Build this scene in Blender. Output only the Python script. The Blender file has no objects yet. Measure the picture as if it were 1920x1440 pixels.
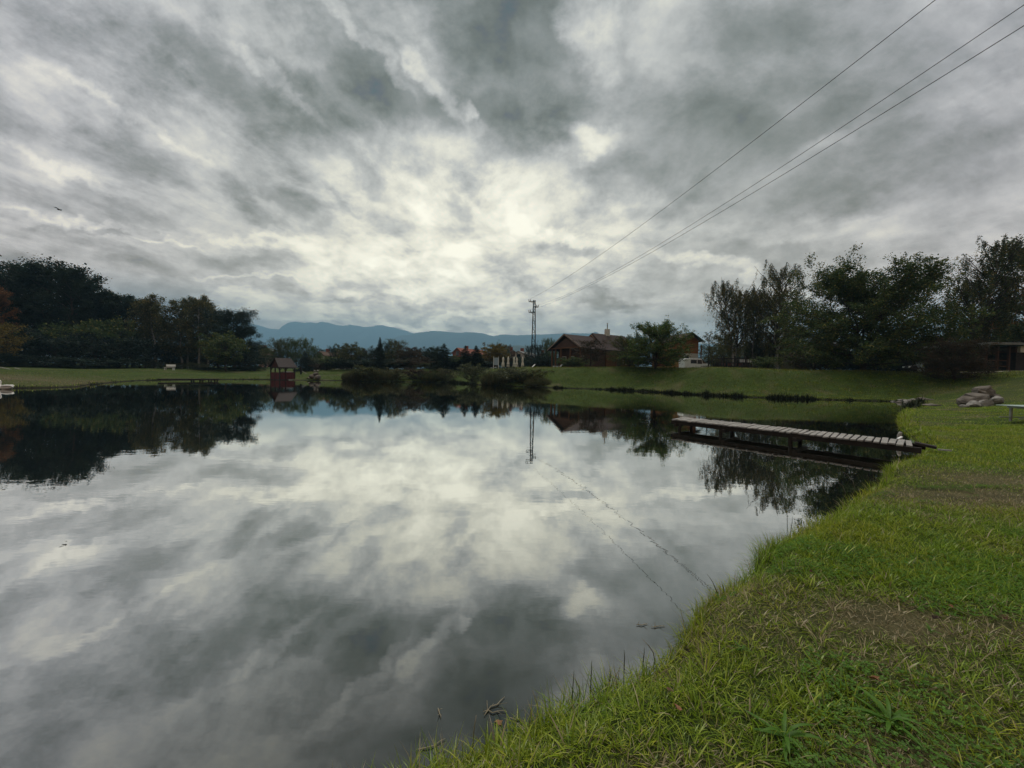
import bpy, bmesh, math, random
import numpy as np
from mathutils import Vector, Matrix, Euler

SC = bpy.context.scene
COL = SC.collection
R = math.radians
rnd = random.Random(7)
rng = np.random.default_rng(11)

# ------------------------------------------------------------------ camera
CAM_H = 1.6
F = 720.0                                   # focal length in pixels of the 1920 x 1440 photograph
cd = bpy.data.cameras.new("camera")
cam = bpy.data.objects.new("camera", cd); COL.objects.link(cam)
cd.sensor_width = 36.0; cd.lens = F / 1920 * 36.0
cd.clip_start = 0.05; cd.clip_end = 20000
cam.location = (0, 0, CAM_H)
CM = Matrix.Rotation(R(90 - 1.6), 3, 'X') @ Matrix.Rotation(R(1.02), 3, 'Z')
cam.rotation_euler = CM.to_euler()
SC.camera = cam

def ray(px, py):
    return CM @ Vector(((px - 960) / F, -(py - 720) / F, -1.0))
def W(px, py, D):                            # point seen at (px, py) at forward distance D
    d = ray(px, py); return Vector((0, 0, CAM_H)) + d * (D / d.y)
def Wz(px, py, z=0.0):                       # point seen at (px, py) on the plane at height z
    d = ray(px, py); return Vector((0, 0, CAM_H)) + d * ((z - CAM_H) / d.z)

SC.view_settings.view_transform = 'Standard'; SC.view_settings.look = 'None'
SC.view_settings.exposure = 0.0; SC.view_settings.gamma = 1.0
SC.cycles.use_denoising = True
SC.cycles.max_bounces = 6; SC.cycles.diffuse_bounces = 2; SC.cycles.glossy_bounces = 3
SC.cycles.volume_bounces = 0; SC.cycles.transparent_max_bounces = 8
SC.cycles.caustics_reflective = False; SC.cycles.caustics_refractive = False

# ------------------------------------------------------------------ node helper
class NT:
    def __init__(s, nt): s.nt = nt; s.n = nt.nodes; s.l = nt.links
    def put(s, inp, v):
        if isinstance(v, bpy.types.NodeSocket): s.l.new(v, inp)
        elif v is not None:
            if hasattr(inp.default_value, '__len__') and isinstance(v, (int, float)): v = (v,) * len(inp.default_value)
            if hasattr(inp.default_value, '__len__') and len(inp.default_value) == 4 and len(v) == 3: v = (*v, 1)
            inp.default_value = v
    def node(s, t, **kw):
        x = s.n.new(t)
        for k, v in kw.items(): setattr(x, k, v)
        return x
    def m(s, op, a, b=None, c=None, clamp=False):
        x = s.node('ShaderNodeMath', operation=op, use_clamp=clamp)
        for i, v in enumerate((a, b, c)):
            if v is not None: s.put(x.inputs[i], v)
        return x.outputs[0]
    def v(s, op, a, b=None, sc=None):
        x = s.node('ShaderNodeVectorMath', operation=op)
        s.put(x.inputs[0], a)
        if b is not None: s.put(x.inputs[1], b)
        if sc is not None: s.put(x.inputs['Scale'], sc)
        return x.outputs['Value'] if op in ('LENGTH', 'DOT_PRODUCT', 'DISTANCE') else x.outputs[0]
    def sep(s, a): x = s.node('ShaderNodeSeparateXYZ'); s.put(x.inputs[0], a); return x.outputs
    def comb(s, a, b, c=0.0):
        x = s.node('ShaderNodeCombineXYZ')
        for i, v in enumerate((a, b, c)): s.put(x.inputs[i], v)
        return x.outputs[0]
    def mapping(s, vec, loc=(0,0,0), rot=(0,0,0), sc=(1,1,1), typ='POINT'):
        x = s.node('ShaderNodeMapping', vector_type=typ); s.put(x.inputs[0], vec)
        x.inputs['Location'].default_value = loc; x.inputs['Rotation'].default_value = rot; x.inputs['Scale'].default_value = sc
        return x.outputs[0]
    def noise(s, vec, scale=1, detail=4, rough=.5, dist=0, col=False, lac=2.0):
        x = s.node('ShaderNodeTexNoise'); s.put(x.inputs['Vector'], vec)
        s.put(x.inputs['Scale'], scale); x.inputs['Detail'].default_value = detail
        x.inputs['Roughness'].default_value = rough; x.inputs['Distortion'].default_value = dist; x.inputs['Lacunarity'].default_value = lac
        return x.outputs['Color' if col else 'Fac']
    def rng(s, v, a, b, c=0.0, d=1.0, smooth=False):
        x = s.node('ShaderNodeMapRange', interpolation_type='SMOOTHSTEP' if smooth else 'LINEAR')
        for i, q in enumerate((v, a, b, c, d)): s.put(x.inputs[i], q)
        return x.outputs[0]
    def ramp(s, v, stops, interp='LINEAR'):
        x = s.node('ShaderNodeValToRGB'); s.put(x.inputs[0], v); e = x.color_ramp; e.interpolation = interp
        while len(e.elements) < len(stops): e.elements.new(0.5)
        for el, (p, c) in zip(e.elements, stops): el.position = p; el.color = (*c, 1)
        return x.outputs[0]
    def mix(s, f, a, b, blend='MIX'):
        x = s.node('ShaderNodeMix', data_type='RGBA', blend_type=blend); s.put(x.inputs[0], f); s.put(x.inputs[6], a); s.put(x.inputs[7], b)
        return x.outputs[2]

# ------------------------------------------------------------------ sky
SUN_AZ, SUN_EL = -6.0, 62.0                 # degrees right of the view direction, degrees up
def make_world():
    w = bpy.data.worlds.new("World"); SC.world = w; w.use_nodes = True
    T = NT(w.node_tree); w.node_tree.nodes.clear()
    D = T.node('ShaderNodeTexCoord').outputs['Generated']
    sx = T.sep(D)
    zc = T.m('MAXIMUM', sx[2], 0.0)
    zp = T.m('ADD', zc, 0.20)
    u = T.m('DIVIDE', sx[0], zp); v = T.m('DIVIDE', sx[1], zp)
    plane = T.comb(u, v, 0.0)                # the cloud deck seen in perspective
    yc = T.m('MAXIMUM', sx[1], 0.08)
    g = T.comb(T.m('DIVIDE', sx[0], yc), T.m('DIVIDE', sx[2], yc), 0.0)
    # cloud-like warp of the large masses
    wn = T.noise(plane, 1.7, 5, .55, col=True)
    warp = T.v('SCALE', T.v('SUBTRACT', wn, (0.5, 0.5, 0.5)), sc=0.20)
    wn2 = T.noise(g, 6.5, 9, .62, col=True)
    warp2 = T.v('SCALE', T.v('SUBTRACT', wn2, (0.5, 0.5, 0.5)), sc=0.17)
    ws = T.sep(T.v('ADD', warp, warp2))
    gw = T.v('ADD', g, T.comb(ws[0], ws[1], 0.0))
    front = T.rng(sx[1], 0.1, 0.4, 0, 1, True)
    total = None
    for (px, py, rx, ry, ang, amp) in BLOBS:
        d = ray(px, py)
        q = T.mapping(gw, (d.x / d.y, d.z / d.y, 0), (0, 0, R(-ang)), (rx / F, ry / F, 1), 'TEXTURE')
        ln = T.v('LENGTH', q)
        f = T.rng(ln, 0.30, 1.30, amp, 0.0, True)
        total = f if total is None else T.m('ADD', total, f)
    total = T.m('MULTIPLY', total, front)
    # streaked layer (left) and puffy layer
    st = T.mapping(plane, (0.3, 0.1, 0), (0, 0, R(-28)), (1, 1, 1), 'TEXTURE')
    stv = T.mapping(st, (0, 0, 0), (0, 0, 0), (2.5, 0.9, 1))
    n1 = T.noise(stv, 1.5, 10, .62, .15)
    n2 = T.noise(T.mapping(plane, (3, 7, 0), (0, 0, .5), (1.3, .9, 1)), 2.6, 9, .63, .15)
    n3 = T.noise(T.mapping(plane, (8, 2, 0)), 0.55, 4, .5, .3)
    n4 = T.noise(T.mapping(g, sc=(1, 1.9, 1)), 13.0, 9, .66, .2)         # small cauliflower edges low over the hills
    el = T.m('DIVIDE', sx[2], yc)
    low = T.rng(el, 0.04, 0.55, 1, 0.12, True)
    left = T.rng(T.m('DIVIDE', sx[0], yc), -0.3, 0.55, 1, 0.25, True)
    rip = T.m('MULTIPLY', T.m('SUBTRACT', n1, .5), T.m('MULTIPLY', left, .72))
    n2s = T.rng(n2, .36, .66, 0, 1, True)      # crisper puffs
    puf = T.m('MULTIPLY', T.m('SUBTRACT', T.m('ADD', T.m('MULTIPLY', n2s, .45), T.m('MULTIPLY', n2, .75)), .6), T.rng(T.m('DIVIDE', sx[0], yc), 0.15, 0.7, 1.0, .5, True))
    n5 = T.noise(T.mapping(g, (4, 4, 0), sc=(1, 1.5, 1)), 6.0, 10, .66, .1)
    puf = T.m('ADD', puf, T.m('MULTIPLY', T.m('SUBTRACT', n5, .5), 1.0))
    big = T.m('MULTIPLY', T.m('SUBTRACT', n3, .5), .45)
    fin = T.m('MULTIPLY', T.m('SUBTRACT', n4, .5), T.m('MULTIPLY', low, 1.0))
    tex = T.m('ADD', T.m('MULTIPLY', T.m('ADD', rip, puf), T.rng(el, .05, .5, .5, .95, True)), T.m('ADD', big, fin))
    base = T.m('ADD', SKY_BASE, total)
    base = T.m('MAXIMUM', base, 0.19)
    L = T.m('MULTIPLY', base, T.m('ADD', 1.0, T.m('MULTIPLY', tex, 1.12)))
    L = T.m('MAXIMUM', L, 0.06)
    # bright zenith added out of view to light grass and haze; darkened behind camera
    over = T.rng(sx[2], 0.79, 0.93, 0, 4.0, True)
    behind = T.rng(sx[1], 0.05, -0.5, 0, -0.18, True)
    L = T.m('ADD', L, T.m('ADD', over, behind))
    col = T.ramp(T.m('MULTIPLY', L, 1.0), [(0.0, (.0, .0, .0)), (.12, (.110, .121, .117)), (.20, (.190, .206, .207)), (.35, (.340, .352, .360)),
                                          (.5, (.497, .506, .502)), (.7, (.715, .705, .63)), (1.0, (.96, .94, .82))])
    side = T.rng(T.m('ABSOLUTE', T.m('DIVIDE', sx[0], yc)), 0.45, 1.3, 0, 1, True)
    tint = T.mix(side, (1, 1, 1), (.99, .975, 1.035))
    col = T.mix(1.0, col, tint, 'MULTIPLY')
    col = T.mix(1.0, col, T.mix(T.rng(el, .02, .35, 1, 0, True), (1, 1, 1), (.93, .985, 1.05)), 'MULTIPLY')
    sky = T.node('ShaderNodeTexSky', sky_type='NISHITA'); sky.sun_disc = False
    sky.sun_elevation = R(SUN_EL); sky.sun_rotation = R(SUN_AZ)
    blue = T.v('SCALE', sky.outputs[0], sc=0.10)
    # thin openings where the blue shows
    hole = T.rng(n2, 0.70, 0.80, 0, 0.5, True)
    hole = T.m('MULTIPLY', hole, T.rng(el, 0.08, 0.3, 1.0, 0.0, True))
    out = T.mix(hole, col, blue)
    # the sky beyond the valley haze: what the air takes away is put back, less the light the air adds
    tau = T.m('MULTIPLY', HAZE, T.m('MINIMUM', T.m('DIVIDE', 830.0, T.m('MAXIMUM', sx[2], 0.01)), 6600.0))
    tr = T.m('POWER', 2.71828, T.m('MULTIPLY', tau, -1.0))
    out = T.v('SUBTRACT', out, T.v('SCALE', HAZE_J, sc=T.m('SUBTRACT', 1.0, tr)))
    out = T.v('MAXIMUM', out, (.05, .045, .03))
    out = T.v('SCALE', out, sc=T.m('DIVIDE', 1.0, T.m('MAXIMUM', tr, 0.22)))
    bg = T.node('ShaderNodeBackground'); T.put(bg.inputs[0], out); bg.inputs[1].default_value = 1.0
    o = T.node('ShaderNodeOutputWorld'); T.l.new(bg.outputs[0], o.inputs[0])
    w.cycles.sampling_method = 'MANUAL'; w.cycles.sample_map_resolution = 512

HAZE = .00032; HAZE_J = (.15, .255, .36)
SKY_BASE = 0.445
BLOBS = [ # px, py, radius x, radius y, tilt (down to the right), amount
 (985, 95, 175, 200, 20, -.22), (1010, 30, 110, 90, 0, -.06), (940, 240, 90, 60, 30, -.12),
 (690, 135, 170, 70, 30, -.20), (570, 195, 140, 42, 28, -.20), (330, 110, 130, 42, 33, -.12), (440, 180, 70, 30, 30, -.08),
 (835, 205, 60, 60, 45, -.14), (730, 190, 60, 60, 50, -.10),
 (1290, 240, 200, 130, 20, -.18), (1170, 325, 95, 50, 5, -.16), (1540, 360, 130, 55, -8, -.13), (1380, 50, 150, 60, 0, -.10),
 (1700, 220, 260, 150, -15, -.13), (1450, 210, 170, 90, 0, -.09),(1560, 60, 220, 90, 0, -.08),
 (440, 345, 60, 32, 45, -.10), (570, 375, 95, 24, 28, -.13), (710, 335, 70, 16, 40, -.12), (650, 375, 60, 9, 45, -.10),
 (200, 370, 150, 30, 12, -.07), (30, 245, 90, 28, 18, -.07), (200, 427, 70, 9, 8, -.12), (80, 410, 60, 8, 5, -.08),
 (1140, 562, 110, 16, 0, -.16), (1050, 465, 70, 20, 0, -.20), (1380, 590, 160, 30, 0, -.06), (1420, 470, 160, 30, 0, -.09),
 (830, 530, 50, 12, 10, -.16), (480, 480, 200, 20, 3, -.07), (150, 520, 260, 45, 0, -.05), (700, 560, 120, 10, 0, -.12),
 (880, 450, 360, 190, 0, .24), (800, 490, 260, 70, 0, .16), (870, 400, 130, 90, 0, .12), (640, 520, 220, 50, 0, .08),
 (680, 80, 130, 16, 45, .16), (800, 150, 160, 19, 42, .17), (882, 205, 30, 12, 55, .2), (720, 25, 120, 30, 30, .07),
 (1110, 60, 40, 110, -12, .20), (1095, 250, 80, 26, 0, .22), (1180, 420, 180, 50, 0, .03),
 (1310, 480, 170, 16, 14, .20), (1050, 430, 120, 18, 10, .20), (1560, 260, 70, 20, -20, .09),
 (500, 150, 130, 13, 35, .13), (230, 205, 180, 14, 30, .13), (120, 300, 140, 12, 25, .10), (110, 390, 150, 10, 12, .13),
 (480, 425, 160, 10, 6, .12), (300, 440, 90, 6, 5, .13), (470, 515, 110, 6, 0, .14), (500, 560, 160, 12, 3, .10), (640, 590, 170, 12, 4, .16), (850, 605, 160, 12, 2, .18),
 (60, 120, 200, 60, 25, .04), (1840, 170, 130, 60, 0, .09), (1600, 430, 200, 30, 0, .07), (1270, 610, 160, 30, 0, .06),
]
make_world()
sun = bpy.data.lights.new("sun", 'SUN'); sun.energy = 1.5; sun.angle = R(14); sun.color = (1, .96, .9)
so = bpy.data.objects.new("sun", sun); COL.objects.link(so)
so.rotation_euler = (R(-(90 - SUN_EL)), 0, R(-SUN_AZ)); so.location = (0, 0, 60)
# ------------------------------------------------------------------ object helpers
def tag(o, label=None, cat=None, group=None, kind=None):
    if label: o['label'] = label
    if cat: o['category'] = cat
    if group: o['group'] = group
    if kind: o['kind'] = kind
    return o
def empty(name, loc, rz=0, label=None, cat=None, group=None):
    o = bpy.data.objects.new(name, None); COL.objects.link(o)
    o.location = loc; o.rotation_euler = (0, 0, rz); o.empty_display_size = .3
    return tag(o, label, cat, group)
def link_mesh(name, me, mat=None, parent=None):
    o = bpy.data.objects.new(name, me); COL.objects.link(o)
    if mat: me.materials.append(mat)
    if parent: o.parent = parent
    return o
def np_mesh(name, V, Fq, smooth=False, attrs=None):
    """V (n,3); Fq list of (m,k) index arrays"""
    me = bpy.data.meshes.new(name)
    V = np.asarray(V, np.float32)
    if not isinstance(Fq, (list, tuple)): Fq = [Fq]
    Fq = [np.asarray(f, np.int32) for f in Fq if len(f)]
    nl = sum(f.size for f in Fq); nf = sum(len(f) for f in Fq)
    me.vertices.add(len(V)); me.vertices.foreach_set('co', V.ravel())
    me.loops.add(nl); me.loops.foreach_set('vertex_index', np.concatenate([f.ravel() for f in Fq]))
    me.polygons.add(nf)
    tot = np.concatenate([np.full(len(f), f.shape[1], np.int32) for f in Fq])
    st = np.concatenate([[0], np.cumsum(tot)[:-1]]).astype(np.int32)
    me.polygons.foreach_set('loop_start', st); me.polygons.foreach_set('loop_total', tot)
    if smooth: me.polygons.foreach_set('use_smooth', np.ones(nf, bool))
    if attrs:
        for k, a in attrs.items():
            at = me.attributes.new(k, 'FLOAT', 'POINT'); at.data.foreach_set('value', np.asarray(a, np.float32))
    me.update(calc_edges=True); me.validate()
    return me
class MB:
    def __init__(s): s.V = []; s.F = []; s.sm = False
    def add(s, vs, fs):
        b = len(s.V); s.V += [tuple(v) for v in vs]; s.F += [tuple(i + b for i in f) for f in fs]; return s
    def box(s, c, size, rz=0.0, M=None, taper=1.0):
        x, y, z = (q / 2 for q in size); vs = []
        for dz in (-1, 1):
            t = taper if dz > 0 else 1
            for dx, dy in ((-1, -1), (1, -1), (1, 1), (-1, 1)): vs.append(Vector((dx * x * t, dy * y * t, dz * z)))
        Mr = M if M is not None else Matrix.Rotation(rz, 3, 'Z')
        vs = [Mr @ v + Vector(c) for v in vs]
        return s.add(vs, [(0, 3, 2, 1), (4, 5, 6, 7), (0, 1, 5, 4), (1, 2, 6, 5), (2, 3, 7, 6), (3, 0, 4, 7)])
    def beam(s, a, b, w, h, up=(0, 0, 1)):
        a = Vector(a); b = Vector(b); d = (b - a); L = d.length; d.normalize()
        u = Vector(up)
        if abs(d.dot(u)) > .98: u = Vector((0, 1, 0))
        sx = d.cross(u).normalized(); sy = sx.cross(d).normalized()
        M = Matrix((d, sx, sy)).transposed()
        return s.box((a + b) / 2, (L, w, h), M=M)
    def tube(s, pts, radii, n=6, cap=True):
        pts = [Vector(p) for p in pts]
        if not hasattr(radii, '__len__'): radii = [radii] * len(pts)
        ring = []; b = len(s.V); prev = None
        for i, p in enumerate(pts):
            d = (pts[min(i + 1, len(pts) - 1)] - pts[max(i - 1, 0)]).normalized()
            if prev is None:
                u = Vector((0, 0, 1)) if abs(d.z) < .9 else Vector((1, 0, 0))
                x = d.cross(u).normalized()
            else: x = (prev - d * prev.dot(d)).normalized()
            prev = x; y = d.cross(x)
            for k in range(n):
                a = 2 * math.pi * k / n; s.V.append(tuple(p + (x * math.cos(a) + y * math.sin(a)) * radii[i]))
        for i in range(len(pts) - 1):
            for k in range(n):
                k2 = (k + 1) % n; s.F.append((b + i * n + k, b + i * n + k2, b + (i + 1) * n + k2, b + (i + 1) * n + k))
        if cap:
            s.F.append(tuple(b + k for k in range(n))[::-1]); e = b + (len(pts) - 1) * n; s.F.append(tuple(e + k for k in range(n)))
        return s
    def lathe(s, prof, n=12, c=(0, 0, 0), sy=1.0):
        b = len(s.V)
        for r, z in prof:
            for k in range(n):
                a = 2 * math.pi * k / n; s.V.append((c[0] + r * math.cos(a), c[1] + r * sy * math.sin(a), c[2] + z))
        for i in range(len(prof) - 1):
            for k in range(n):
                k2 = (k + 1) % n; s.F.append((b + i * n + k, b + i * n + k2, b + (i + 1) * n + k2, b + (i + 1) * n + k))
        s.F.append(tuple(b + k for k in range(n))[::-1]); e = b + (len(prof) - 1) * n; s.F.append(tuple(e + k for k in range(n)))
        return s
    def prism(s, poly, axis_vec):             # poly: 3D points of one end, extruded along axis_vec
        n = len(poly); a = Vector(axis_vec); vs = [Vector(p) for p in poly] + [Vector(p) + a for p in poly]
        return s.add(vs, [tuple(range(n))[::-1], tuple(range(n, 2 * n))] + [(i, (i + 1) % n, n + (i + 1) % n, n + i) for i in range(n)])
    def build(s, name, mat, parent=None, smooth=False, bevel=0, subsurf=0):
        me = bpy.data.meshes.new(name); me.from_pydata(s.V, [], s.F); me.update()
        bm = bmesh.new(); bm.from_mesh(me); bmesh.ops.recalc_face_normals(bm, faces=bm.faces)
        if bevel:
            bmesh.ops.bevel(bm, geom=[e for e in bm.edges], offset=bevel, segments=1, affect='EDGES', profile=.5)
        bm.to_mesh(me); bm.free()
        if smooth: me.polygons.foreach_set('use_smooth', [True] * len(me.polygons))
        o = link_mesh(name, me, mat, parent)
        if subsurf:
            md = o.modifiers.new('s', 'SUBSURF'); md.levels = md.render_levels = subsurf
        return o

# value noise in the ground plane (numpy)
_P = np.random.default_rng(5).random((256, 256))
def vnoise(x, y):
    x = np.asarray(x, float); y = np.asarray(y, float)
    xi = np.floor(x).astype(int); yi = np.floor(y).astype(int); fx = x - xi; fy = y - yi
    fx = fx * fx * (3 - 2 * fx); fy = fy * fy * (3 - 2 * fy)
    g = lambda i, j: _P[(xi + i) & 255, (yi + j) & 255]
    return (g(0, 0) * (1 - fx) + g(1, 0) * fx) * (1 - fy) + (g(0, 1) * (1 - fx) + g(1, 1) * fx) * fy
def fbm(x, y, o=4):
    t = 0; a = .5; n = 0
    for i in range(o): t = t + a * vnoise(x * 2 ** i + 17 * i, y * 2 ** i + 31 * i); n += a; a *= .5
    return t / n
def sstep(t): t = np.clip(t, 0, 1); return t * t * (3 - 2 * t)

# ------------------------------------------------------------------ materials
_mats = {}
def mat(name, col, rough=.8, var=.25, scale=3.0, metal=0.0, bump=0.0, bscale=20, stretch=(1, 1, 1), spec=.3, col2=None, detail=5):
    if name in _mats: return _mats[name]
    m = bpy.data.materials.new(name); m.use_nodes = True; T = NT(m.node_tree)
    b = m.node_tree.nodes['Principled BSDF']
    oc = T.node('ShaderNodeTexCoord').outputs['Object']
    q = T.v('ADD', T.mapping(oc, sc=stretch), T.v('SCALE', (37., 91., 53.), sc=T.node('ShaderNodeObjectInfo').outputs['Random']))
    n = T.noise(q, scale, detail, .6)
    c2 = col2 or tuple(c * (1 - var) for c in col); c1 = tuple(min(1, c * (1 + var)) for c in col) if col2 is None else col
    T.put(b.inputs['Base Color'], T.mix(T.rng(n, .3, .7), c1, c2))
    b.inputs['Roughness'].default_value = rough; b.inputs['Metallic'].default_value = metal
    b.inputs['Specular IOR Level'].default_value = spec
    if bump:
        bn = T.node('ShaderNodeBump'); bn.inputs['Strength'].default_value = bump; bn.inputs['Distance'].default_value = .02
        T.put(bn.inputs['Height'], T.noise(q, bscale, 5, .6)); T.l.new(bn.outputs[0], b.inputs['Normal'])
    _mats[name] = m; return m
def leaf_mat(name, c1, c2, c3=None, trans=.35, rough=.55, clump=.5):
    """leaves: colour varies leaf by leaf and in clumps; light passes through them"""
    if name in _mats: return _mats[name]
    m = bpy.data.materials.new(name); m.use_nodes = True; T = NT(m.node_tree); m.node_tree.nodes.clear()
    r = T.node('ShaderNodeNewGeometry').outputs['Random Per Island']
    oc = T.node('ShaderNodeTexCoord').outputs['Object']
    n = T.rng(T.noise(oc, clump, 3, .6), .32, .68)
    col = T.mix(n, c1, c2)
    if c3: col = T.mix(T.rng(r, .82, .9), col, c3)
    col = T.mix(1.0, col, T.ramp(r, [(0, (.62, .62, .62)), (1, (1.35, 1.35, 1.35))]), 'MULTIPLY')
    d = T.node('ShaderNodeBsdfDiffuse'); t = T.node('ShaderNodeBsdfTranslucent'); g = T.node('ShaderNodeBsdfGlossy')
    T.put(d.inputs[0], col); T.put(t.inputs[0], col); g.inputs['Roughness'].default_value = rough; T.put(g.inputs[0], (.5, .5, .5))
    mx = T.node('ShaderNodeMixShader'); mx.inputs[0].default_value = trans
    T.l.new(d.outputs[0], mx.inputs[1]); T.l.new(t.outputs[0], mx.inputs[2])
    m2 = T.node('ShaderNodeMixShader'); m2.inputs[0].default_value = .04
    T.l.new(mx.outputs[0], m2.inputs[1]); T.l.new(g.outputs[0], m2.inputs[2])
    o = T.node('ShaderNodeOutputMaterial'); T.l.new(m2.outputs[0], o.inputs[0])
    _mats[name] = m; return m
# ------------------------------------------------------------------ pond outline (metres; the camera stands at 0,0 on the near bank)
SHORE = [(-1.3, .9), (-4, -1.2), (-10, -5), (-24, -9), (-44, -4), (-50, 10), (-40, 21), (-33.6, 25.2), (-32.5, 28.5), (-35.5, 32.4), (-42.5, 43.5),
 (-42.0, 47.3), (-40.8, 53), (-37.6, 56.9), (-31.6, 57.3), (-26.5, 59), (-20, 56.5), (-12, 60), (-7, 55), (-4, 49.7), (4.3, 44.5), (11, 41.3), (15.9, 34), (19.9, 30.6),
 (24.4, 29.2), (28.2, 28.3), (25.5, 24), (20.6, 20.0), (15.2, 15), (11.9, 11.4), (9.9, 9.1), (7.1, 7.05), (5.6, 5.75), (3.7, 4.35), (2.5, 3.55), (1.85, 2.95),
 (1.39, 2.6), (1.03, 2.22), (.71, 2.0), (.33, 1.78), (.03, 1.6), (-.3, 1.45), (-.75, 1.2)]
def smooth_closed(P, k=5):
    P = np.array(P, float); n = len(P); out = []
    for i in range(n):
        p0, p1, p2, p3 = P[i - 1], P[i], P[(i + 1) % n], P[(i + 2) % n]
        for j in range(k):
            t = j / k
            out.append(.5 * ((2 * p1) + (-p0 + p2) * t + (2 * p0 - 5 * p1 + 4 * p2 - p3) * t ** 2 + (-p0 + 3 * p1 - 3 * p2 + p3) * t ** 3))
    return np.array(out)
SP = smooth_closed(SHORE)
def shore_dist(x, y):
    """signed distance to the pond outline, positive on land"""
    x = np.asarray(x, float); y = np.asarray(y, float); sh = x.shape; x = x.ravel(); y = y.ravel()
    best = np.full(x.shape, 1e9); ins = np.zeros(x.shape, bool); n = len(SP)
    for i in range(n):
        ax, ay = SP[i]; bx, by = SP[(i + 1) % n]; dx, dy = bx - ax, by - ay
        t = np.clip(((x - ax) * dx + (y - ay) * dy) / (dx * dx + dy * dy + 1e-12), 0, 1)
        best = np.minimum(best, (x - ax - t * dx) ** 2 + (y - ay - t * dy) ** 2)
        c = ((ay > y) != (by > y)) & (x < (bx - ax) * (y - ay) / (by - ay + 1e-12) + ax); ins ^= c
    d = np.sqrt(best); d[ins] *= -1
    # small ragged edge
    d = d + (fbm(x * 1.3 + 9, y * 1.3 + 4, 3) - .5) * np.clip(.10 + .012 * np.hypot(x, y), .1, .6)
    return d.reshape(sh)
ANCH = np.array([(3, 0, .42, 6), (7, 3, .5, 8), (14, 9, .75, 9), (18, 12, .9, 9), (21, 17, 1.05, 9), (34, 30, 1.95, 9), (45, 34, 2.4, 12), (50, 15, 1.8, 25), (32, 38, 2.4, 7), (22, 42, 2.55, 7),
  (13, 50, 2.6, 7), (4, 54, 2.55, 9), (-8, 72, 2.4, 12), (-26, 70, 1.9, 14), (-40, 75, 1.2, 14), (-52, 62, 1.1, 15), (-55, 46, .72, 12), (-52, 25, .6, 10), (-30, -20, .8, 15), (0, -25, .8, 15), (30, -15, .9, 20)], float)
def TH(x, y):
    x = np.asarray(x, float); y = np.asarray(y, float)
    d = shore_dist(x, y)
    w = 0; hs = 0; ws = 0
    for ax, ay, h, wd in ANCH:
        k = 1.0 / ((x - ax) ** 2 + (y - ay) ** 2 + 9) ** 1.6; w = w + k; hs = hs + k * h; ws = ws + k * wd
    H = hs / w; Wd = ws / w
    far = np.clip(d - Wd, 0, 400)
    H2 = H + np.clip(far, 0, 60) * .012
    lip = .14
    z = np.where(d < 0, np.maximum(d * .6, -1.3), np.minimum(d / .22, 1) * lip + (H2 - lip) * sstep(d / Wd))
    z = z + np.where(d > .1, (fbm(x * .9, y * .9, 3) - .5) * .10 * np.clip(d / 2, 0, 1) + (fbm(x * .12, y * .12, 2) - .5) * .35 * np.clip(d / 12, 0, 1), 0)
    return z
def ground(x, y): return float(TH(np.array([x]), np.array([y]))[0])
def hit(px, py):                             # where the line of sight through (px, py) meets the ground
    d = ray(px, py); y = np.geomspace(.8, 120, 700); x = d.x / d.y * y; z = CAM_H + d.z / d.y * y
    k = np.nonzero(z < TH(x, y))[0]; k = k[0] if len(k) else -1
    return Vector((x[k], y[k], ground(x[k], y[k])))
DRY = [(-.0, 0, 0, 0)]
def dryness(x, y):
    """0 = lush, 1 = straw-dry turf"""
    f = fbm(x * .9 + 3, y * .9 + 8, 4); f2 = fbm(x * .28 + 40, y * .28 + 11, 3)
    r = np.clip((f - .56) * 3.4, 0, 1) * .7
    for cx, cy, rx, ry, a in ((5.9, 4.75, 1.3, .55, .95), (7.3, 5.6, 1.3, .7, .75), (2.3, 2.25, .42, .26, .9), (2.9, 2.15, .5, .2, .6), (.62, 1.28, .3, .13, .8), (1.05, 1.15, .35, .13, .7), (1.5, 1.42, .25, .12, .7),(8.6, 4.6, 1.6, .8, .8), (-33, 34, 9, 8, .75), (-44, 30, 8, 9, .8), (36, 24, 6, 3, .4)):
        r = np.maximum(r, a * np.exp(-(((x - cx) / rx) ** 2 + ((y - cy) / ry) ** 2)) * (.6 + .9 * f))
    return np.clip(r + np.clip((f2 - .62) * 2.5, 0, .35), 0, 1)

def geo(a, b, n):                               # geometric spacing outwards
    return list(np.geomspace(a, b, n))
xs = sorted([-v for v in geo(62, 7000, 38)] + list(np.arange(-61, -3, .6)) + list(np.arange(-3, 14, .1)) + list(np.arange(14, 61, .55)) + geo(62, 7000, 38))
ys = sorted([-v for v in geo(12, 900, 22)] + list(np.arange(-11, .8, .7)) + list(np.arange(.8, 12, .1)) + list(np.arange(12, 82, .5)) + geo(83, 6500, 38))
X, Y = np.meshgrid(np.array(xs), np.array(ys))
Z = TH(X, Y)
nx, ny = len(xs), len(ys)
idx = np.arange(nx * ny).reshape(ny, nx)
quads = np.stack([idx[:-1, :-1], idx[:-1, 1:], idx[1:, 1:], idx[1:, :-1]], -1).reshape(-1, 4)
gm = np_mesh('ground', np.stack([X, Y, Z], -1).reshape(-1, 3), quads, True, {'dry': dryness(X, Y).ravel()})
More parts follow.
